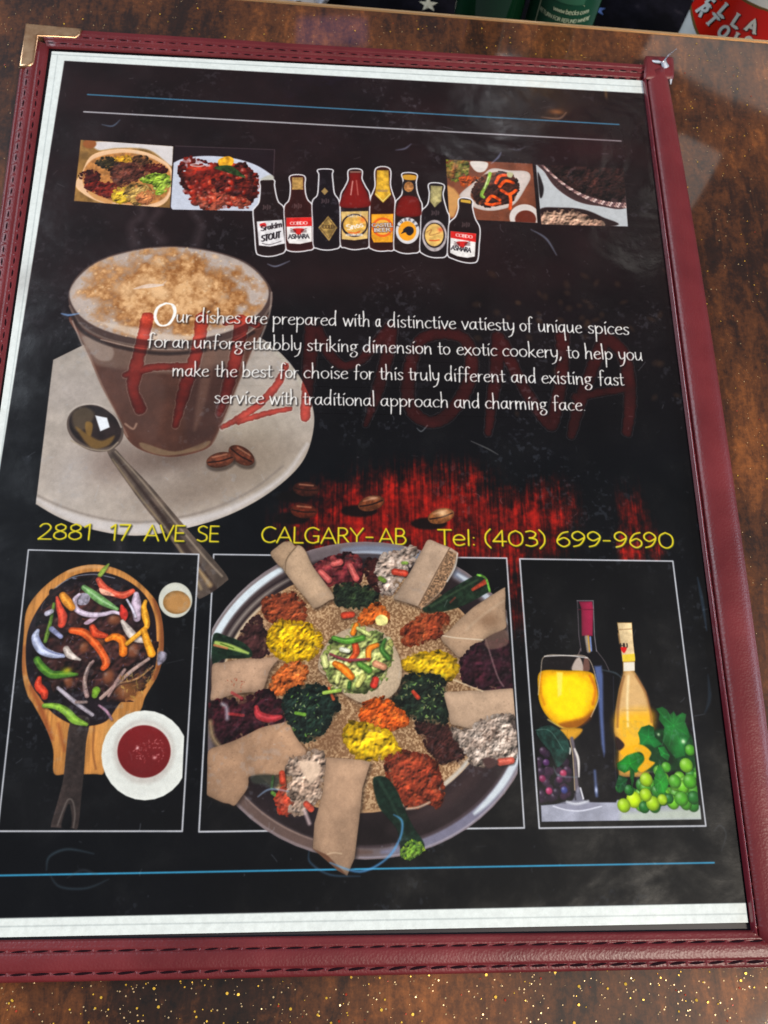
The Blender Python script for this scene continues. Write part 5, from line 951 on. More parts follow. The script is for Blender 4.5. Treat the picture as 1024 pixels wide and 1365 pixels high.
# dark grapes
clip_to(zG((92, 470), (500, 400), (520, 880), (118, 870)))
for _ in range(46):
    x, y = rng.uniform(100, 265), rng.uniform(590, 850); p = T(zG((x, y)))[0]
    blob(p[0], p[1], 7.5, 7.5, 0, [(40, 26, 44), (30, 20, 36), (50, 30, 50)][rng.integers(3)], a=.9, hard=.6, hl=.35*(rng.random() < .5))
for x, y, c_ in ((165, 805, (150, 44, 84)), (130, 740, (110, 36, 70)), (240, 712, (150, 50, 80)), (245, 800, (50, 56, 110)), (150, 655, (70, 36, 80)), (220, 745, (70, 30, 60))):
    p = T(zG((x, y)))[0]; blob(p[0], p[1], 7, 7, 0, c_, a=.95, hard=.4, hl=.3)
part('grapes_picture', T(zG((100, 590), (265, 590), (270, 850), (110, 865))), 'bunch of dark purple grapes')
fill(zG((100, 485), (170, 458), (240, 500), (270, 560), (265, 620), (210, 680), (170, 600), (120, 540)), (26, 52, 46), tex=.3, soft=1.5, name='leaf_picture'); stroke(zG((95, 485), (170, 490), (240, 590)), 1.0, (90, 120, 110), a=.7)
CLIP[0] = None
clip_to(zG((500, 340), (880, 340), (925, 560), (952, 890), (953, 940), (500, 940)))
# green grapes and leaves
def leaf(pts, col, vein=True):
    P_ = zG(*pts); fill(P_, col, smooth=False, soft=1.3, tex=.22, texn=N2, edge=(4, -.2), name='leaf_picture', label='green vine leaf'); c_ = np.mean(P_, 0)
    for i in range(0, len(P_), 2): stroke([tuple(c_), tuple(np.array(P_[i])*.8+c_*.2)], .9, np.array(col)*1.5, a=.4)
for _ in range(40):
    x, y = rng.uniform(560, 945), rng.uniform(680, 890)
    if x > 760 or y > 760: p = T(zG((x, y)))[0]; blob(p[0], p[1], 11, 12, 0, [(60, 120, 34), (40, 100, 34), (90, 150, 36)][rng.integers(3)], hard=.7, hl=.3, flat=.3)
fill(zG((640, 560), (740, 480), (930, 520), (940, 680), (760, 700), (600, 690)), (14, 50, 22), soft=4, tex=.4, texn=N2)
GR = [(885, 670, 38, 0), (905, 755, 38, 1), (825, 755, 36, 1), (860, 845, 38, 1), (925, 840, 34, 2), (795, 845, 26, 2), (780, 680, 28, 1), (675, 745, 36, 3), (610, 850, 42, 4), (558, 880, 36, 3), (665, 890, 30, 2), (710, 870, 38, 3), (672, 825, 34, 3), (760, 850, 28, 3), (535, 790, 24, 2), (905, 590, 30, 1), (940, 720, 20, 1), (585, 800, 28, 2), (740, 700, 30, 1)]
GC = [(110, 166, 40), (70, 140, 36), (30, 92, 34), (140, 176, 30), (172, 204, 24)]
for x, y, r_, c_ in GR:
    p = T(zG((x, y)))[0]; k = scl((900, 1060))/3.938; blob(p[0], p[1], r_*k*1.05, r_*k*1.08, 0, np.array(GC[c_])*.93, hard=.72, hl=.26, flat=.42); blob(p[0]+rng.normal(0, 3), p[1]+3, r_*k*.5, r_*k*.4, rng.random()*3, np.array(GC[c_])*1.2, a=.35, hard=0, flat=.9)
    if r_ > 30: part('grape_picture', np.array([p+[r_*k*math.cos(t), r_*k*math.sin(t)] for t in np.linspace(0, 6.28, 16)[:-1]]))
leaf([(725, 372), (760, 362), (785, 378), (800, 402), (820, 385), (835, 410), (865, 392), (887, 402), (880, 440), (895, 480), (905, 520), (880, 560), (880, 620), (830, 635), (790, 590), (760, 540), (770, 470), (740, 430), (745, 400)], (26, 96, 40))
leaf([(632, 500), (650, 470), (690, 458), (715, 470), (720, 520), (760, 560), (720, 580), (690, 560), (645, 570), (640, 530)], (22, 100, 44))
leaf([(522, 660), (550, 640), (580, 610), (620, 598), (668, 625), (655, 680), (620, 710), (600, 690), (560, 710), (525, 690)], (26, 112, 36))
leaf([(590, 680), (615, 700), (610, 760), (600, 790), (590, 740)], (20, 84, 30)); leaf([(715, 735), (745, 660), (780, 720), (795, 770), (770, 820), (735, 815), (718, 780)], (36, 124, 40)); leaf([(735, 575), (770, 570), (800, 620), (790, 650), (750, 620)], (30, 120, 50)); leaf([(515, 770), (530, 720), (580, 740), (560, 800), (530, 815)], (22, 80, 40))
glow(*zG((870, 545))[0], 3, 3, (210, 226, 190), .9); glow(*zG((740, 508))[0], 2, 2, (190, 210, 170), .8); stroke(zG((640, 690), (680, 660), (722, 655)), 1.0, (90, 70, 20), a=.8)
CLIP[0] = None
fill(zG((545, 590), (640, 560), (700, 600), (690, 640), (720, 660), (660, 705), (630, 690), (665, 640), (640, 600), (560, 620)), (232, 166, 20), soft=1.8, a=.9)

# soften like ink, then overlay scuffs, dust, scratches and painted light glints of the clear sleeve
def blur(A_, n=1):
    for _ in range(n):
        A_ = (np.roll(A_, 1, 0)+2*A_+np.roll(A_, -1, 0))/4; A_ = (np.roll(A_, 1, 1)+2*A_+np.roll(A_, -1, 1))/4
    return A_
C += (rng.normal(0, 1, C.shape[:2]).astype(np.float32)[..., None])*3.0*(0.3+C.mean(-1, keepdims=True)/255)
scf = np.zeros((CHT, CWD), np.float32)
NS = fbm(CHT, CWD, 9, 3, 21); NB = fbm(CHT, CWD, 120, 3, 22)
scf += np.clip((NS-.72)*4, 0, 1)*np.clip((NB-.5)*3, 0, 1)*.16
C = C+(np.array([150, 160, 175])-C)*scf[..., None]*(FM[..., None])
for _ in range(420):
    x, y = rng.uniform(0, CWD), rng.uniform(0, CHT); L = rng.exponential(5)+1; th = rng.random()*6.28
    if FM[int(y), int(x)] > .5: stroke([(x, y), (x+L*math.cos(th)*.5+rng.normal(0, 1), y+L*.5*math.sin(th)), (x+L*math.cos(th), y+L*math.sin(th))], rng.uniform(.5, 1.1), (170, 176, 186), raw=True, a=rng.uniform(.08, .40), soft=1)
ARC = [([(440, 1150), (480, 1162), (515, 1145), (533, 1118), (536, 1095), (525, 1086)], 3, .85, (88, 150, 200)), ([(412, 1135), (414, 1150), (440, 1166), (480, 1168)], 3, .5, (80, 120, 150)), ([(344, 1062), (360, 1052), (385, 1055)], 2.2, .8, (150, 180, 210)), ([(62, 1160), (66, 1142), (90, 1132), (125, 1138)], 3.5, .45, (84, 108, 120)), ([(66, 1165), (80, 1182), (115, 1184), (145, 1172)], 3, .4, (84, 108, 120)),  # bluish arcs: light glinting in sleeve wrinkles, painted into the print colour
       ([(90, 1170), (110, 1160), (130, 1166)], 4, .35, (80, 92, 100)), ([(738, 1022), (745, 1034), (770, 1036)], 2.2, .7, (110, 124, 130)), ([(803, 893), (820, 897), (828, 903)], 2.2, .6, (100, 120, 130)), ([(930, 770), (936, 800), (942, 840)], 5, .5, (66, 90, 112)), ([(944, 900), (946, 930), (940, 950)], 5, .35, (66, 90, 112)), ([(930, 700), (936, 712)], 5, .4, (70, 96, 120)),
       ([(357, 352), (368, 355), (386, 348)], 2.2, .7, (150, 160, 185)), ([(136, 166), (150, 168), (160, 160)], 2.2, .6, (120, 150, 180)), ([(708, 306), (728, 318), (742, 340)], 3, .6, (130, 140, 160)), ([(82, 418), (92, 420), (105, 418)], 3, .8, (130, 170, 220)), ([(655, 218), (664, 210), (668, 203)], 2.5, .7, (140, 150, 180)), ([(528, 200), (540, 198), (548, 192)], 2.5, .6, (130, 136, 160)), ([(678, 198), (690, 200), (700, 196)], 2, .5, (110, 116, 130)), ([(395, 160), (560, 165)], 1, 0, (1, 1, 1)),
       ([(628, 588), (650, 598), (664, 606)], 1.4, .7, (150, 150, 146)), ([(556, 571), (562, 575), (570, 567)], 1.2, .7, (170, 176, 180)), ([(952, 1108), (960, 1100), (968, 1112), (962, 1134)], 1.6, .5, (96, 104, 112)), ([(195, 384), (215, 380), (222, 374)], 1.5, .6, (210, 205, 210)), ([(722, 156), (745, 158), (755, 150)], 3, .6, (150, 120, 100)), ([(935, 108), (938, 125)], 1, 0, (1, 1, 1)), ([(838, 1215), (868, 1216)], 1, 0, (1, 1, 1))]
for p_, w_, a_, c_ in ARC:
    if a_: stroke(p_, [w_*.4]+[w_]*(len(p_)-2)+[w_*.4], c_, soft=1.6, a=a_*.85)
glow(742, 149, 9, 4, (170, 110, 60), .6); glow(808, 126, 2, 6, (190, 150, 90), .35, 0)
C = np.clip(C, 0, 255); _l = C.mean(-1, keepdims=True); C = np.clip(_l+(C-_l)*1.06, 0, 255); C = np.clip(C*(1.0+.05*np.sin((C/255-.25)*math.pi)), 0, 255)*(1+.05*(N1-.5)[..., None])
C = np.clip(C, 0, 255)

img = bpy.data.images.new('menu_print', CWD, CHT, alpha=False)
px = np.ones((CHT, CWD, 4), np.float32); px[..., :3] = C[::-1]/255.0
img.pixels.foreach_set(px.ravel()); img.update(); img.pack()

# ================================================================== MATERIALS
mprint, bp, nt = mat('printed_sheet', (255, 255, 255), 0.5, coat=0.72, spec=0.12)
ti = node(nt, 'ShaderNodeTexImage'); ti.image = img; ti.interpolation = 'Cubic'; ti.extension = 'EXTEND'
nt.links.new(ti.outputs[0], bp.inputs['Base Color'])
geo = node(nt, 'ShaderNodeTexCoord'); PS = geo.outputs['Object']
bp.inputs['Coat Roughness'].default_value = 0.16
n1 = noise(nt, 26, 3, .5, PS, .6); n2 = noise(nt, 420, 2, .5, PS)
ad = node(nt, 'ShaderNodeMath', operation='MULTIPLY_ADD'); nt.links.new(n2.outputs[0], ad.inputs[0]); ad.inputs[1].default_value = .03; nt.links.new(n1.outputs[0], ad.inputs[2])
bump(nt, bp, ad.outputs[0], .24, .004, 'Coat Normal')
sm = noise(nt, 60, 4, .6, PS, .3); mr = node(nt, 'ShaderNodeMapRange'); nt.links.new(sm.outputs[0], mr.inputs[0]); mr.inputs[1].default_value = .35; mr.inputs[2].default_value = .75; mr.inputs[3].default_value = .10; mr.inputs[4].default_value = .34; nt.links.new(mr.outputs[0], bp.inputs['Coat Roughness'])

mleather, bl, nt = mat('burgundy_leatherette', (112, 36, 42), 0.42, spec=.5)
tc = node(nt, 'ShaderNodeTexCoord').outputs['Object']
nz = noise(nt, 30, 4, .6, tc); rp = ramp(nt, nz.outputs[0], [(.3, (92, 28, 33)), (.7, (120, 40, 45))]); nt.links.new(rp.outputs[0], bl.inputs['Base Color'])
vo = node(nt, 'ShaderNodeTexVoronoi'); vo.inputs['Scale'].default_value = 1500; nt.links.new(tc, vo.inputs['Vector'])
n3 = noise(nt, 260, 4, .7, tc, .4); ml = node(nt, 'ShaderNodeMath', operation='ADD'); nt.links.new(vo.outputs[0], ml.inputs[0]); nt.links.new(n3.outputs[0], ml.inputs[1])
bump(nt, bl, ml.outputs[0], .32, .00016)
rr2 = node(nt, 'ShaderNodeMapRange'); nt.links.new(nz.outputs[0], rr2.inputs[0]); rr2.inputs[3].default_value = .30; rr2.inputs[4].default_value = .52; nt.links.new(rr2.outputs[0], bl.inputs['Roughness'])
mthread, bt, nt = mat('dark_thread', (30, 10, 18), 0.85, spec=.1)
mthreadhi, _, _ = mat('stitch_hole_edge', (150, 92, 108), 0.35)
mgold, bgd, nt = mat('brushed_bronze', (214, 172, 132), 0.34, metal=.9)
tc = node(nt, 'ShaderNodeTexCoord').outputs['Object']; nz = noise(nt, 300, 4, .6, tc); rp = ramp(nt, nz.outputs[0], [(.3, (186, 140, 104)), (.7, (226, 186, 146))]); nt.links.new(rp.outputs[0], bgd.inputs['Base Color'])
mclear, bc, nt = mat('clear_vinyl', (232, 238, 250), 0.2, trans=.15, coat=.5)
mdarkgap, _, _ = mat('dark_lining', (26, 20, 28), 0.5)

# table top
mtab, bt_, nt = mat('glittered_resin', (70, 44, 28), 0.5, coat=1.0, spec=.3)
tc = node(nt, 'ShaderNodeTexCoord').outputs['Object']
mp = node(nt, 'ShaderNodeMapping'); nt.links.new(tc, mp.inputs[0]); mp.inputs['Scale'].default_value = (1, .30, 1)
na = noise(nt, 13, 5, .6, tc, .5); nb = noise(nt, 190, 5, .7, mp.outputs[0], .5); nc = noise(nt, 700, 3, .7, tc)
def mixn(a_, b_, f_):
    q = node(nt, 'ShaderNodeMix'); q.data_type = 'FLOAT'; q.inputs[0].default_value = f_; nt.links.new(a_, q.inputs[2]); nt.links.new(b_, q.inputs[3]); return q.outputs[0]
nl_ = noise(nt, 5, 2, .5, tc, .3)
fac = mixn(mixn(mixn(na.outputs[0], nl_.outputs[0], .25), nb.outputs[0], .34), nc.outputs[0], .16)
rp = ramp(nt, fac, [(.37, (12, 5, 3)), (.45, (44, 22, 11)), (.53, (92, 51, 23)), (.64, (158, 92, 42))]); nt.links.new(rp.outputs[0], bt_.inputs['Base Color'])
bt_.inputs['Coat Roughness'].default_value = .045
nw = noise(nt, 9, 2, .5, tc); bump(nt, bt_, nw.outputs[0], .12, .006, 'Coat Normal')
mtrim, btr, nt = mat('worn_brass_edge', (206, 170, 128), 0.3, metal=.6)

# ================================================================== TABLE
TZ = -0.0035
table = link('table', None); props(table, 'brown glitter-flecked glossy resin table top that the menu lies on, with a thin brass edge', 'table')
e0, e1 = at(300, -1, TZ), at(1024, 58.5, TZ); ed = (e1-e0)/np.linalg.norm(e1-e0); en = np.array([ed[1], -ed[0], 0])  # en points towards the viewer
a_ = e0-ed*.9; b_ = e1+ed*.5; c_ = b_+en*1.1; d_ = a_+en*1.1
def slab(name, pts, z0, z1, mt, parent, bev=0.0):
    bm = bmesh.new(); lo = [bm.verts.new((p[0], p[1], z0)) for p in pts]; hi = [bm.verts.new((p[0], p[1], z1)) for p in pts]
    n = len(pts); bm.faces.new(lo[::-1]); bm.faces.new(hi)
    for i in range(n): bm.faces.new((lo[i], lo[(i+1) % n], hi[(i+1) % n], hi[i]))
    bmesh.ops.recalc_face_normals(bm, faces=bm.faces)
    if bev: bmesh.ops.bevel(bm, geom=[e for e in bm.edges], offset=bev, segments=2, affect='EDGES')
    me = bpy.data.meshes.new(name); bm.to_mesh(me); bm.free(); return link(name, me, mt, parent)
slab('table_top', [a_, b_, c_, d_], TZ-.03, TZ, mtab, table)
slab('edge_trim', [a_-en*.0016, b_-en*.0016, b_-en*.0001, a_-en*.0001], TZ-.03, TZ+.0004, mtrim, table, .0003)
# glitter
def glitter(name, n, col, smin, smax, seed, metal=.7, em=None):
    g = np.random.default_rng(seed); vs = []; fs = []
    for _ in range(n):
        # clustered scatter in table coordinates
        x, y = g.uniform(-.34, .34), g.uniform(-.30, .25)
        if g.random() < .18: y = -.15-abs(g.normal(0, .03))
        if (x-e0[0])*en[0]+(y-e0[1])*en[1] < .0015: continue
        s_ = g.uniform(smin, smax)*(1.0 if y < -.1 else .72); th = g.random()*6.28; tx, ty = g.normal(0, .13, 2); k = len(vs)
        for i in range(6):
            a = th+i*math.pi/3; dx, dy = s_*math.cos(a), s_*math.sin(a); vs.append((x+dx, y+dy, TZ+.0001+s_*.3+dx*tx+dy*ty))
        fs.append(tuple(range(k, k+6)))
    mt, b, nt = mat(name+'_foil', col, .35, metal=metal)
    o = link(name, mesh(name, vs, fs), mt, table); o['kind'] = 'stuff'; return o
glitter('gold_glitter', 5200, (236, 190, 70), .00010, .00040, 1, .35)
glitter('silver_glitter', 15000, (220, 188, 140), .00007, .00025, 2, .35)
glitter('red_glitter', 1300, (170, 56, 34), .00012, .00034, 3, .3)

# ================================================================== MENU
menu = link('menu', None); props(menu, 'burgundy leatherette menu with black sheet of food pictures, lying on the glittered table', 'menu')
page = link('page', None, parent=menu)
bm_pts = [at(p[0], p[1], 0) for p in [(68, 66), (870, 108), (1014, 1234), (-98, 1252)]]
def sheet(name, P, z, label=None, mt=mprint):
    """flat sheet piece from a canvas polygon, uv = place on the print"""
    P = np.array(P, float)
    P[:, 0] = np.clip(P[:, 0], 1, CWD-1); P[:, 1] = np.clip(P[:, 1], 1, CHT-1)
    keep = [0]
    for i in range(1, len(P)):
        if np.hypot(*(P[i]-P[keep[-1]])) > .8: keep.append(i)
    P = P[keep]
    if len(P) < 3: return
    ar = sum(P[i-1][0]*P[i][1]-P[i][0]*P[i-1][1] for i in range(len(P)))
    if ar > 0: P = P[::-1]
    me = bpy.data.meshes.new(name)
    me.from_pydata([((x/R-W/2), (H/2-y/R), z) for x, y in P], [], [tuple(range(len(P)))]); me.update()
    uv = me.uv_layers.new(name='uv')
    for lp in me.loops:
        x, y = P[lp.vertex_index]; uv.data[lp.index].uv = (x/CWD, 1-y/CHT)
    o = link(name, me, mt, page)
    if label: o['label'] = label
    return o
sheet('paper_sheet', [(0, 0), (CWD, 0), (CWD, CHT), (0, CHT)], 0.0, 'white margined sheet under clear plastic')
lev = []
STEP = 6e-6
for nm, P, lb in PARTS:
    x0, y0 = P.min(0); x1, y1 = P.max(0)
    l = 1+max([q[4] for q in lev if q[0] < x1 and q[2] > x0 and q[1] < y1 and q[3] > y0], default=0)
    lev.append((x0, y0, x1, y1, l)); sheet(nm, P, l*STEP, lb)
print('parts', len(PARTS), 'levels', max(q[4] for q in lev))

def strip(name, A0, A1, B0, B1, prof, mt, parent, nl=60, wob=.0, seed=0, label=None, caps=True, bow=0.0):
    """padded strip between photo-traced lines A (outer) and B (inner); prof = [(t across, z)]"""
    g = np.random.default_rng(seed); vs = []; fs = []; m_ = len(prof); ph = g.random(6)*6.28
    nA = np.array([A1[1]-A0[1], A0[0]-A1[0], 0]); nA = nA/np.linalg.norm(nA)
    for i in range(nl+1):
        s_ = i/nl; a = A0*(1-s_)+A1*s_+nA*bow*4*s_*(1-s_); b = B0*(1-s_)+B1*s_
        wv = wob*(math.sin(s_*9+ph[0])+.6*math.sin(s_*23+ph[1])+.4*math.sin(s_*51+ph[2]))
        for t, z in prof:
            p = a*(1-t)+b*t; vs.append((p[0], p[1], z+(wv if 0.02 < t < .98 else 0)))
    for i in range(nl):
        for j in range(m_-1): fs.append((i*m_+j, i*m_+j+1, (i+1)*m_+j+1, (i+1)*m_+j))
    if caps: fs.append(tuple(range(m_))); fs.append(tuple(nl*m_+j for j in range(m_))[::-1])
    me = mesh(name, vs, fs, True); bm = bmesh.new(); bm.from_mesh(me); bmesh.ops.recalc_face_normals(bm, faces=bm.faces); bm.to_mesh(me); bm.free()
    o = link(name, me, mt, parent)
    if label: o['label'] = label
    return o
def A3(x, y, z=0.0): return at(x, y, z)
# back cover board
slab('cover_board', [at(44, 46, TZ), at(876, 96, TZ), at(1040, 1275, TZ), at(-130, 1295, TZ)], TZ+.0001, -.0006, mdarkgap, menu, .0004)
zt = .0007
def pad(n=44, top=zt, lo=TZ, r=.16, bulge=.0004, gro=()):
    o = [(0.0, lo+.0001), (0.0, lo+(top-lo)*.55)]
    for i in range(1, 5): a = i/4*math.pi/2; o.append((r*(1-math.cos(a))*.9, lo+(top-lo)*(.55+.45*math.sin(a))))
    for i in range(1, n): t = r+(1-2*r)*i/n; o.append((t, top+bulge*math.sin(math.pi*i/n)-sum(.00034*math.exp(-((t-g_)/.04)**2) for g_ in gro)))
    for i in range(0, 0): a = i/4*math.pi/2; o.append((1-r*.55*(1-math.sin(a))-.0, top-(top-0.0001)*(1-math.cos(a)))) if False else None
    o = [q for q in o if q]
    o += [(1-r*.6, top), (1-r*.25, top*.85), (1-.02, top*.5), (1.0, 0.00008)]
    return o
def line_ext(p, q, s0, s1):
    p, q = np.array(p, float), np.array(q, float); return tuple(p+(q-p)*s0), tuple(p+(q-p)*s1)
# left border
lo0, lo1 = (31, 50), (-140, 1310); li0, li1 = (66, 62), (-103, 1262)
strip('left_border', at(*lo0, 0), at(*lo1, 0), at(*li0), at(*li1), pad(gro=(.22, .64)), mleather, menu, wob=.00006, seed=1)
# bottom border (butts against left, runs across)
strip('bottom_border', at(-110, 1314, 0), at(1075, 1289.5, 0), at(-110, 1254.5), at(1075, 1239), pad(r=.12, bulge=.0006, gro=(.235, .735)), mleather, menu, 90, wob=.00005, seed=2)
# top border
strip('top_border', at(52, 36.5, 0), at(889, 88, 0), at(64, 65), at(858, 106), pad(gro=(.38, .68)), mleather, menu, wob=.00005, seed=3)
# right panel: lip, groove and broad padded panel
rp_ = [(0, TZ+.0001), (0, TZ+.0022), (.012, -.0004), (.05, .0008), (.12, .0019), (.22, .0026), (.36, .0028), (.5, .0026), (.62, .0022), (.72, .0018), (.78, .0013), (.805, .0007), (.815, .00035), (.83, .0006), (.85, .0012), (.88, .0016), (.92, .0017), (.955, .0013), (.985, .0006), (1.0, .00008)]
mpipe, bpi, nt = mat('glossy_piping', (112, 34, 44), 0.24, coat=.7)
tc = node(nt, 'ShaderNodeTexCoord').outputs['Object']; nz = noise(nt, 90, 3, .6, tc); bump(nt, bpi, nz.outputs[0], .5, .0008)
p_o0, p_o1 = at(890, 90, .0012), at(1066, 1290, .0012); p_i0, p_i1 = at(856, 106), at(1001, 1241); k_ = .892
strip('edge_piping', p_o0*(1-k_)+p_i0*k_, p_o1*(1-k_)+p_i1*k_, p_i0, p_i1, [(0, .0003), (.04, .0009), (.16, .0014), (.35, .0018), (.55, .0019), (.75, .0015), (.9, .0008), (1, .00008)], mpipe, menu, 120, wob=.00009, seed=9)
rp_ = [(q[0]*1.075 if q[0] > .2 else q[0], q[1]) for q in rp_ if q[0] < .83]+[(.905, .0003)]
strip('right_panel', at(890, 90, .0012), at(1066, 1290, .0012), at(856, 106), at(1001, 1241), rp_, mleather, menu, 90, wob=.00004, seed=4, bow=-.0026)
strip('panel_end', at(858, 80.5, TZ+.0018), at(893, 82, TZ+.0018), at(859, 104.5, .0022), at(896.5, 107, .0012), [(0, 0.0-.0016), (.04, .0008), (.2, .0017), (.5, .0022), (.8, .0025), (.96, .0024), (1, .0018)], mleather, menu, 10, seed=5)

# stitches
def stitch_mesh(L, wd, hgt):
    vs = []; fs = []; n = 6
    prof = [(-1, .0), (-.6, .8), (.6, .8), (1, 0)]
    for i in range(n+1):
        t = i/n; tap = math.sin(math.pi*min(.97, max(.03, t)))**.5
        for u, v in prof: vs.append(((t-.5)*L, u*wd/2*tap, v*hgt*tap))
    for i in range(n):
        for j in range(3): fs.append((i*4+j, (i+1)*4+j, (i+1)*4+j+1, i*4+j+1))
    return mesh('stitch', vs, fs, True)
def cast_z(parent_obj, x, y):
    ok, loc, nor, _ = parent_obj.ray_cast(Vector((x, y, .05)), Vector((0, 0, -1)))
    return loc.z if ok else zt
bpy.context.view_layer.update()
def stitches(p0, p1, z, L, gap, wd, host, skew=6, shared=None, single=True, off=0):
    a, b = at(*p0, z), at(*p1, z); D = np.linalg.norm(b-a); n = int(D/(L+gap)); ang = math.atan2(b[1]-a[1], b[0]-a[0])
    me = stitch_mesh(L, wd, .00022); me.materials.append(mthread); bmj = None if single else bmesh.new()
    hol = []
    for i in range(n):
        t = (i+.5)/n; p = a*(1-t)+b*t; zz = cast_z(host, p[0], p[1])
        mw = Matrix.Translation((p[0], p[1], zz-.00004)) @ Matrix.Rotation(ang+math.radians(skew+random.uniform(-3, 3)), 4, 'Z') @ Matrix.Scale(random.uniform(.9, 1.06), 4)
        if single:
            o = bpy.data.objects.new('stitch', me); scene.collection.objects.link(o); o.parent = host; o.matrix_local = mw
        else:
            t_ = bmesh.new(); t_.from_mesh(me); t_.transform(mw); m2 = bpy.data.meshes.new('t'); t_.to_mesh(m2); t_.free(); bmj.from_mesh(m2); bpy.data.meshes.remove(m2)
        hol.append((p[0]+math.cos(ang)*(L+gap)/2, p[1]+math.sin(ang)*(L+gap)/2, zz))
    if not single:
        m3 = bpy.data.meshes.new('stitching'); bmj.to_mesh(m3); bmj.free(); o = link('stitching', m3, mthread, host); o['kind'] = 'stuff'
    # puckers of leather between stitches
    vs = []; fs = []
    for x, y, z_ in hol:
        k = len(vs); s_ = gap*.55; vs += [(x-s_, y-wd*.9, z_-.00005), (x+s_, y-wd*.9, z_-.00005), (x+s_, y+wd*.9, z_-.00005), (x-s_, y+wd*.9, z_-.00005), (x, y, z_+.00022)]
        fs += [(k, k+1, k+4), (k+1, k+2, k+4), (k+2, k+3, k+4), (k+3, k, k+4)]
    o = link('stitch_pucker', mesh('stitch_pucker', vs, fs), mleather, host); o['kind'] = 'stuff'
OB = {o.name: o for o in scene.objects}
stitches((-20, 1270), (1045, 1254.5), zt, .0046, .0006, .00074, OB['bottom_border'])
stitches((-20, 1300.5), (1045, 1281.5), zt, .0046, .0006, .00074, OB['bottom_border'])
stitches((862, 112), (1010, 1236), zt, .0026, .0009, .00035, OB['right_panel'], 0)
stitches((57, 48.5), (868, 97), zt, .0026, .0016, .0006, OB['top_border'], 0, single=False)
stitches((60, 57), (868, 104.5), zt, .0026, .0016, .0006, OB['top_border'], 0, single=False)
stitches((38, 90), (-125, 1300), zt, .0026, .0018, .0006, OB['left_border'], 0, single=False)
stitches((54, 90), (-110, 1290), zt, .0026, .0018, .0006, OB['left_border'], 0, single=False)

# bronze corner guard
cg = [(33.5, 30), (109, 37), (106, 45), (101, 50), (50.5, 47), (45, 82), (41, 87), (25, 88)]
def guard():
    P_ = [at(x, y, .0016) for x, y in cg]
    bm = bmesh.new(); lo = [bm.verts.new((p[0], p[1], TZ+.0003)) for p in P_]; hi = [bm.verts.new((p[0], p[1], .0016)) for p in P_]
    n = len(P_); bm.faces.new(lo); bm.faces.new(hi[::-1])
    for i in range(n): bm.faces.new((lo[i], lo[(i+1) % n], hi[(i+1) % n], hi[i]))
    bmesh.ops.recalc_face_normals(bm, faces=bm.faces)
    ed_ = [e for e in bm.edges if e.verts[0].co.z > 0 and e.verts[1].co.z > 0]
    bmesh.ops.bevel(bm, geom=ed_, offset=.0007, segments=4, profile=.6, affect='EDGES')
    me = bpy.data.meshes.new('corner_guard'); bm.to_mesh(me); bm.free(); me.polygons.foreach_set('use_smooth', [len(p.vertices) == 4 and p.area < 3e-5 for p in me.polygons])
    o = link('corner_guard', me, mgold, menu); o['label'] = 'bronze metal guard on the top left corner of the cover'
guard()
# frayed clear vinyl curl at the top right corner
def ribbon(name, pts, wd, mt, parent, label=None):
    vs = []; fs = []; pts = [np.array(p, float) for p in pts]; n = len(pts)
    for i, p in enumerate(pts):
        d = pts[min(i+1, n-1)]-pts[max(i-1, 0)]; s_ = np.cross(d, [0, 0, 1.0]); s_ /= np.linalg.norm(s_)+1e-9; w_ = wd*(1 if 0 < i < n-1 else .35)*(1+.25*math.sin(i*1.9)); up = np.array([0, 0, .0002])
        vs += [p-s_*w_, p+up, p+s_*w_, p-up*.6]
    for i in range(n-1):
        k = i*4
        for j in range(4): fs.append((k+j, k+(j+1) % 4, k+4+(j+1) % 4, k+4+j))
    o = link(name, mesh(name, vs, fs, True), mt, parent)
    if label: o['label'] = label
ribbon('frayed_vinyl', [at(902, 65, .010), at(896, 70, .008), at(889, 76, .005), at(885, 83, .0032), at(889, 92, .002), at(893, 102, .001), at(894, 112, 0)], .0013, mclear, menu, 'frayed white curl of vinyl at the top right corner')
ribbon('frayed_vinyl', [at(866, 80, .0012), at(876, 82, .0026), at(884, 84, .0028)], .0008, mclear, menu)

# ================================================================== BEYOND THE TABLE EDGE
FZ = -.11
mfloor, bfl, nt = mat('dark_printed_cloth', (10, 9, 14), 0.95, spec=.08)
tc = node(nt, 'ShaderNodeTexCoord').outputs['Object']; nz = noise(nt, 40, 5, .65, tc); rp = ramp(nt, nz.outputs[0], [(.45, (6, 5, 9)), (.62, (18, 16, 24)), (.80, (60, 54, 60))]); nt.links.new(rp.outputs[0], bfl.inputs['Base Color'])
f0, f1 = a_-en*.004, b_-en*.004
o = slab('lower_shelf', [f0, f1, f1-en*.9, f0-en*.9], FZ-.01, FZ, mfloor, None); props(o, kind='structure')
mstar, _, _ = mat('pale_star_print', (176, 170, 150), .7); mstarb, _, _ = mat('blue_star_print', (70, 96, 150), .7)
def star(px_, py_, r, mt, lb, rot=.3):
    c = at(px_, py_, FZ); vs = [(c[0], c[1], FZ+.0012)]; 
    for i in range(10): a = rot+i*math.pi/5; q = r if i % 2 == 0 else r*.42; vs.append((c[0]+q*math.cos(a), c[1]+q*math.sin(a), FZ+.0005))
    fs = [(0, 1+i, 1+(i+1) % 10) for i in range(10)]
    o = link('star', mesh('star', vs, fs), mt); props(o, lb, 'star decoration', 'stars beyond the table edge')
star(571, 7, .0055, mstar, 'pale five pointed star beyond the brass table edge, left of the green bottles')
star(797, 14, .0045, mstarb, 'small blue star beyond the table edge, just right of the labelled green bottle')
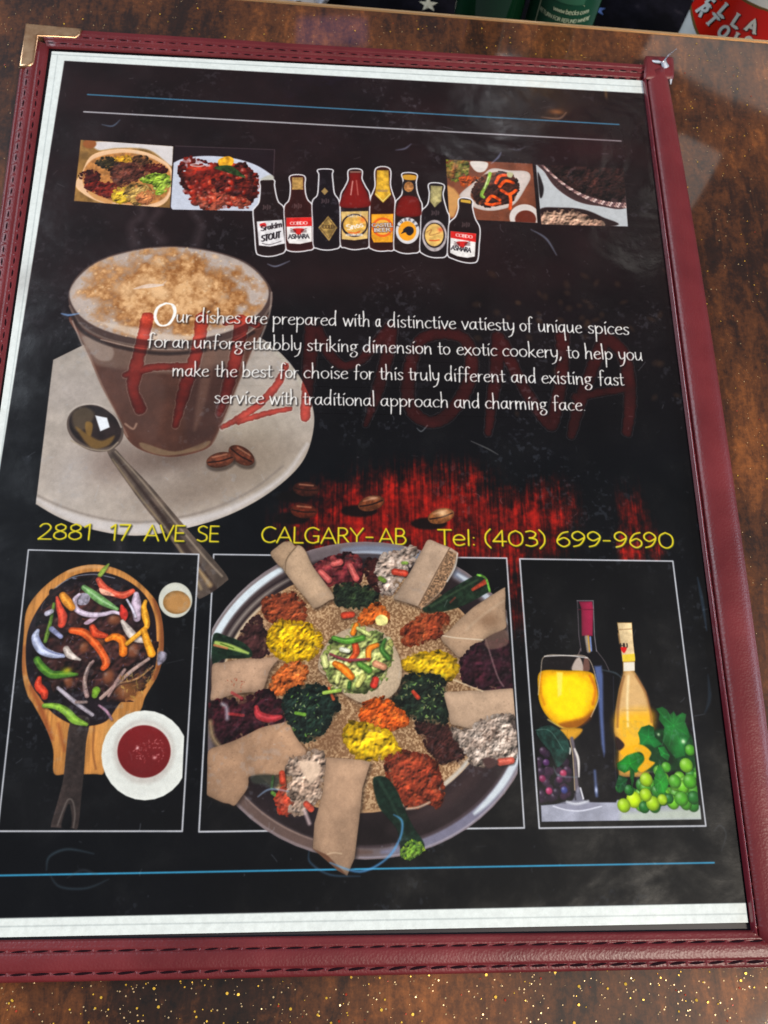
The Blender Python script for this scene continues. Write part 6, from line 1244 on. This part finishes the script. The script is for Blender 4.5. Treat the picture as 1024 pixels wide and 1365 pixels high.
# crumpled pale napkin
def napkin():
    c0, c1 = at(300, -14, FZ), at(440, -4, FZ); g = np.random.default_rng(5); n = 22; vs = []; fs = []
    for i in range(n+1):
        for j in range(n+1):
            x = c0[0]+(c1[0]-c0[0])*i/n; y = c0[1]-.012+.07*j/n
            vs.append((x+g.normal(0, .0008), y+g.normal(0, .0008), FZ+.006+.004*math.sin(i*.9+j*.4)+.003*math.sin(j*1.3-i*.5)+g.normal(0, .0009)))
    for i in range(n):
        for j in range(n): k = i*(n+1)+j; fs.append((k, k+n+1, k+n+2, k+1))
    mn, b, nt = mat('paper_napkin', (170, 172, 180), .8); o = link('napkin', mesh('napkin', vs, fs), mn); md = o.modifiers.new('thick', 'SOLIDIFY'); md.thickness = .0008
    props(o, 'crumpled pale paper napkin beyond the table edge at top left of centre', 'napkin')
napkin()

# bottles: lathe + wrapped labels
def lathe(name, prof, mt, parent, seg=64, a0=0, a1=2*math.pi, uv=False):
    vs = []; fs = []; full = abs(a1-a0-2*math.pi) < 1e-6; m_ = len(prof); n = seg if full else seg+1
    for i in range(n):
        a = a0+(a1-a0)*i/seg
        for r, z in prof: vs.append((r*math.cos(a), r*math.sin(a), z))
    for i in range(seg):
        for j in range(m_-1):
            i2 = (i+1) % n; fs.append((i*m_+j, i2*m_+j, i2*m_+j+1, i*m_+j+1))
    return link(name, mesh(name, vs, fs, True), mt, parent)
def wrap_strokes(name, strokes, rad, mt, parent, z0, ang0, wd):
    """lettering as thin raised ribbons on a cylinder; strokes in metres (u along, v up)"""
    vs = []; fs = []; lift = 0
    for pts, ww in strokes:
        lift += 1; rr_ = rad+.00012+.000012*(lift % 7)
        pts = np.array(pts, float); n = len(pts); d = np.gradient(pts, axis=0) if n > 1 else np.array([[1, 0]]); d /= np.linalg.norm(d, axis=1)[:, None]+1e-9
        pts = pts.copy(); pts[0] -= d[0]*ww*.0; k = len(vs)
        for p, t in zip(pts, d):
            nn = np.array([-t[1], t[0]])*ww/2
            for q in (p-nn, p+nn):
                a = ang0+q[0]/rad; vs.append((rr_*math.cos(a), rr_*math.sin(a), z0+q[1]))
        for i in range(n-1): fs.append((k+2*i, k+2*i+2, k+2*i+3, k+2*i+1))
    return link(name, mesh(name, vs, fs), mt, parent)
def text_strokes(txt, hgt, wscale, ww, u0, v0, arch=None, bold=None, serif=0):
    st, lo, hi = layout(txt, CAP); out = []; mid = (lo+hi)/2
    for mode, q in st:
        pp = np.array(q, float); pp = crom(pp, 6, False) if mode == 'c' and len(pp) > 2 else crom_line(pp)
        pp = pp*[hgt*wscale, hgt]-[mid*hgt*wscale, 0]
        if arch: pp[:, 1] += arch*(pp[:, 0]**2)
        pp += [u0, v0]; out.append((pp, ww))
        if serif and mode == 'l':
            for e in (0, -1):
                p = pp[e]; out.append((np.array([[p[0]-serif, p[1]], [p[0]+serif, p[1]]]), ww*.42))
    return out
def crom_line(p, n=4):
    o = []
    for i in range(len(p)-1):
        for k in range(n): o.append(p[i]+(p[i+1]-p[i])*k/n)
    o.append(p[-1]); return np.array(o)
mgreen, bg_, nt = mat('green_bottle_glass', (16, 96, 44), .06, coat=.6); bg_.inputs['Transmission Weight'].default_value = .35
mgreend, _, _ = mat('dark_green_glass', (12, 48, 28), .06, coat=.6)
mlabg, _, _ = mat('green_paper_label', (18, 74, 52), .45); mlabt, _, _ = mat('pale_label_ink', (190, 206, 176), .5); mlabl, _, _ = mat('pale_green_label_panel', (52, 108, 82), .45)
mwhite, _, _ = mat('white_enamel', (240, 243, 240), .3, coat=.3); mred, _, _ = mat('red_label', (232, 34, 18), .35, coat=.3); mblk, _, _ = mat('black_ink', (20, 14, 14), .4); mgoldk, _, _ = mat('gold_ink', (150, 120, 70), .35, metal=.4)
tocam = lambda c: math.atan2(CAMP[1]-c[1], CAMP[0]-c[0])
def face_label(name, rad, z0, z1, half, mt, parent, ang0, shape='rect', seg=24, lift=.0001):
    vs = []; fs = []
    if shape == 'rect':
        for i in range(seg+1):
            a = ang0-half+2*half*i/seg
            for z in (z0, z1): vs.append(((rad+lift)*math.cos(a), (rad+lift)*math.sin(a), z))
        for i in range(seg): k = 2*i; fs.append((k, k+2, k+3, k+1))
    else:
        zc, hz = (z0+z1)/2, (z1-z0)/2
        for j in range(9):
            for i in range(37):
                t = i/36*2*math.pi; q = j/8; a = ang0+half*q*math.cos(t); vs.append(((rad+lift)*math.cos(a), (rad+lift)*math.sin(a), zc+hz*q*math.sin(t)))
        for j in range(8):
            for i in range(36): k = j*37+i; fs.append((k, k+37, k+38, k+1))
    return link(name, mesh(name, vs, fs, True), mt, parent)

# where an upright bottle stands: choose the axis so its front at height zt passes the traced pixel
def place(px_, py_, z, rad):
    c = at(px_, py_, z); d = np.array([CAMP[0]-c[0], CAMP[1]-c[1]]); d /= np.linalg.norm(d); return np.array([c[0]-d[0]*rad, c[1]-d[1]*rad, FZ])
# green bottle with printed label
R1 = .0135*1.0
zl = -.035
c = place(745, 28, zl, .0150); R1 = .0152
gb = link('beer_bottle', None); gb.location = c; props(gb, 'green glass beer bottle with a dark green printed label, standing behind the brass table edge', 'bottle', 'green bottles behind the table edge')
lathe('glass_body', [(.0, .0), (R1*.9, .0), (R1, .003), (R1, .095), (R1*.97, .105), (R1*.7, .125), (.009, .14), (.009, .17), (.0, .17)], mgreen, gb)
ang = tocam(c)
for nm, z0_, z1_, hf, mt_, lf in (('label', .040, .094, 1.25, mlabg, .0002),): face_label(nm, R1, z0_, z1_, hf, mt_, gb, ang, lift=lf)
zv = zl-FZ
ts = text_strokes('www.becks.com', .0022, .95, .00034, 0.004, zv+.0045)
ts2 = text_strokes('RETURN FOR REFUND WHERE', .0018, .85, .00028, 0.002, zv+.0005)+text_strokes('APPLICABLE'.replace('J', 'I'), .0018, .8, .00028, 0.004, zv-.0025)
wrap_strokes('lettering', ts+ts2, R1+.0003, mlabt, gb, 0, ang, 0)
face_label('label_panel', R1, zv+.009, zv+.018, .75, mlabl, gb, ang-.2, lift=.0004)
wrap_strokes('label_border', [(np.array([[-.0105, zv-.02], [-.0105, zv+.03]]), .0005), (np.array([[-.0115, zv+.0085], [.009, zv+.0085]]), .0004)], R1+.0004, mlabt, gb, 0, ang, 0)
# plain green bottle
c = place(652, 12, zl, .0150)
g2 = link('beer_bottle', None); g2.location = c; props(g2, 'plain dark green glass beer bottle left of the labelled green one, behind the table edge', 'bottle', 'green bottles behind the table edge')
lathe('glass_body', [(.0, .0), (R1*.9, .0), (R1, .003), (R1, .095), (R1*.97, .105), (R1*.7, .125), (.009, .14), (.009, .17), (.0, .17)], mgreend, g2)
a2 = tocam(c); face_label('shoulder_label', R1, .085, .098, .9, mgreen, g2, a2, lift=.0002)
# big white and red bottle/can
R3 = .0300
c = place(992, 58, zl, R3)
cn = link('beer_can', None); cn.location = c; props(cn, 'white beer can with red label and white capitals, behind the brass table edge', 'can')
lathe('can_body', [(.0, .0), (R3*.82, .0), (R3*.9, .002), (R3, .012), (R3, .118), (R3*.86, .134), (R3*.84, .136), (R3*.80, .133), (.0, .133)], mwhite, cn, 80)
ang = tocam(c)
def onto(pts, c, rad):
    """photo point -> (angle, height) on an upright cylinder"""
    o = []
    for x, y in pts:
        d = Rc.T @ np.array([(x-CX)/FPX, (y-CY)/FPX, 1.0]); e = CAMP-c
        A_ = d[0]**2+d[1]**2; B_ = e[0]*d[0]+e[1]*d[1]; C_ = e[0]**2+e[1]**2-rad**2; q = B_*B_-A_*C_
        t = (-B_-math.sqrt(max(q, 0)))/A_; p = e+d*t; o.append((math.atan2(p[1], p[0]), p[2]))
    return o
def cyl_poly(name, pts, c, rad, mt, parent, rings=40):
    uv = np.array(onto(pts, c, rad)); t0 = tocam(c); uv[:, 0] = (uv[:, 0]-t0+math.pi) % (2*math.pi)-math.pi+t0; m_ = uv.mean(0); n = len(uv); vs = []; fs = []
    for j in range(rings+1):
        for i in range(n):
            a, z = m_+(uv[i]-m_)*j/rings; vs.append((rad*math.cos(a), rad*math.sin(a), z))
    for j in range(rings):
        for i in range(n): i2 = (i+1) % n; fs.append((j*n+i, j*n+i2, (j+1)*n+i2, (j+1)*n+i))
    return link(name, mesh(name, vs, fs, True), mt, parent)
def cyl_strokes(name, sts, c, rad, mt, parent):
    """sts: list of (photo points, width in photo px)"""
    vs = []; fs = []
    for k_, (pts, w_) in enumerate(sts):
        P_ = np.array(pts, float)
        if len(P_) < 2: continue
        d = np.gradient(P_, axis=0); d /= np.linalg.norm(d, axis=1)[:, None]+1e-9; nn = np.stack([-d[:, 1], d[:, 0]], 1)*w_/2
        P_[0] -= d[0]*w_*.25; P_[-1] += d[-1]*w_*.25
        r_ = rad+.000015*(k_ % 9); k = len(vs)
        for a, z in onto(np.stack([P_-nn, P_+nn], 1).reshape(-1, 2), c, r_): vs.append((r_*math.cos(a), r_*math.sin(a), z))
        for i in range(len(P_)-1): fs.append((k+2*i, k+2*i+2, k+2*i+3, k+2*i+1))
    return link(name, mesh(name, vs, fs), mt, parent)
def arc_text(txt, pos, hgt, wd, serif=0):
    """each letter centred at (x, y, degrees) of pos"""
    o = []
    for ch, (x, y, an, wsc) in zip(txt, pos):
        st, lo, hi = layout(ch, CAP); ca, sa = math.cos(math.radians(an)), math.sin(math.radians(an))
        for mode, q in st:
            pp = np.array(q, float); pp = crom(pp, 6, False) if mode == 'c' and len(pp) > 2 else crom_line(pp, 3)
            u = (pp[:, 0]-(lo+hi)/2)*hgt*wsc; v = (pp[:, 1]-.5)*hgt
            o.append((np.stack([x+u*ca+v*sa, y+u*sa-v*ca], 1), wd))
            if serif and mode == 'l':
                for e in (0, -1):
                    pu, pv = u[e], v[e]
                    if abs(abs(pv)-hgt/2) < hgt*.06: o.append((np.array([[x+(pu-serif)*ca+pv*sa, y+(pu-serif)*sa-pv*ca], [x+(pu+serif)*ca+pv*sa, y+(pu+serif)*sa-pv*ca]]), wd*.42))
    return o
cyl_poly('label_border', crom([(917, -40), (918, -12), (919, 8), (922, 26), (927, 42), (938, 62), (960, 86), (1000, 96), (1040, 84), (1050, 40), (1030, 16), (1012, 8), (993, -2), (970, -22), (940, -45)], 4), c, R3+.00014, mgoldk, cn)
cyl_poly('label', crom([(920, -38), (921, -12), (922, 8), (925, 24), (931, 42), (942, 60), (962, 82), (1000, 92), (1038, 80), (1046, 42), (1027, 18), (1009, 11), (990, 1), (968, -18), (940, -42)], 4), c, R3+.0003, mred, cn)
r1_ = [(912, -36, 62, 1), (930, -17, 52, 1), (950, 0, 47, 1), (966, 14, 42, 1), (983, 28, 33, 1), (1003, 34, 24, 1)]
r2_ = [(921, -4, 62, 1), (937, 14, 55, .95), (949, 27, 48, .95), (965, 42, 40, .85), (980, 51, 30, 1), (996, 57, 22, 1)]
sh_ = lambda pp: [(x+.9, y+.8, a, q) for x, y, a, q in pp]
cyl_strokes('lettering_shadow', arc_text('STELLA', sh_(r1_), 17, 5.6, 3)+arc_text('ARTOIS', sh_(r2_), 15.5, 5.0, 3), c, R3+.0004, mblk, cn)
cyl_strokes('lettering', arc_text('STELLA', r1_, 17, 4.3, 2.6)+arc_text('ARTOIS', r2_, 15.5, 4.0, 2.6), c, R3+.00052, mwhite, cn)
# nothing else; done
print('scene built')
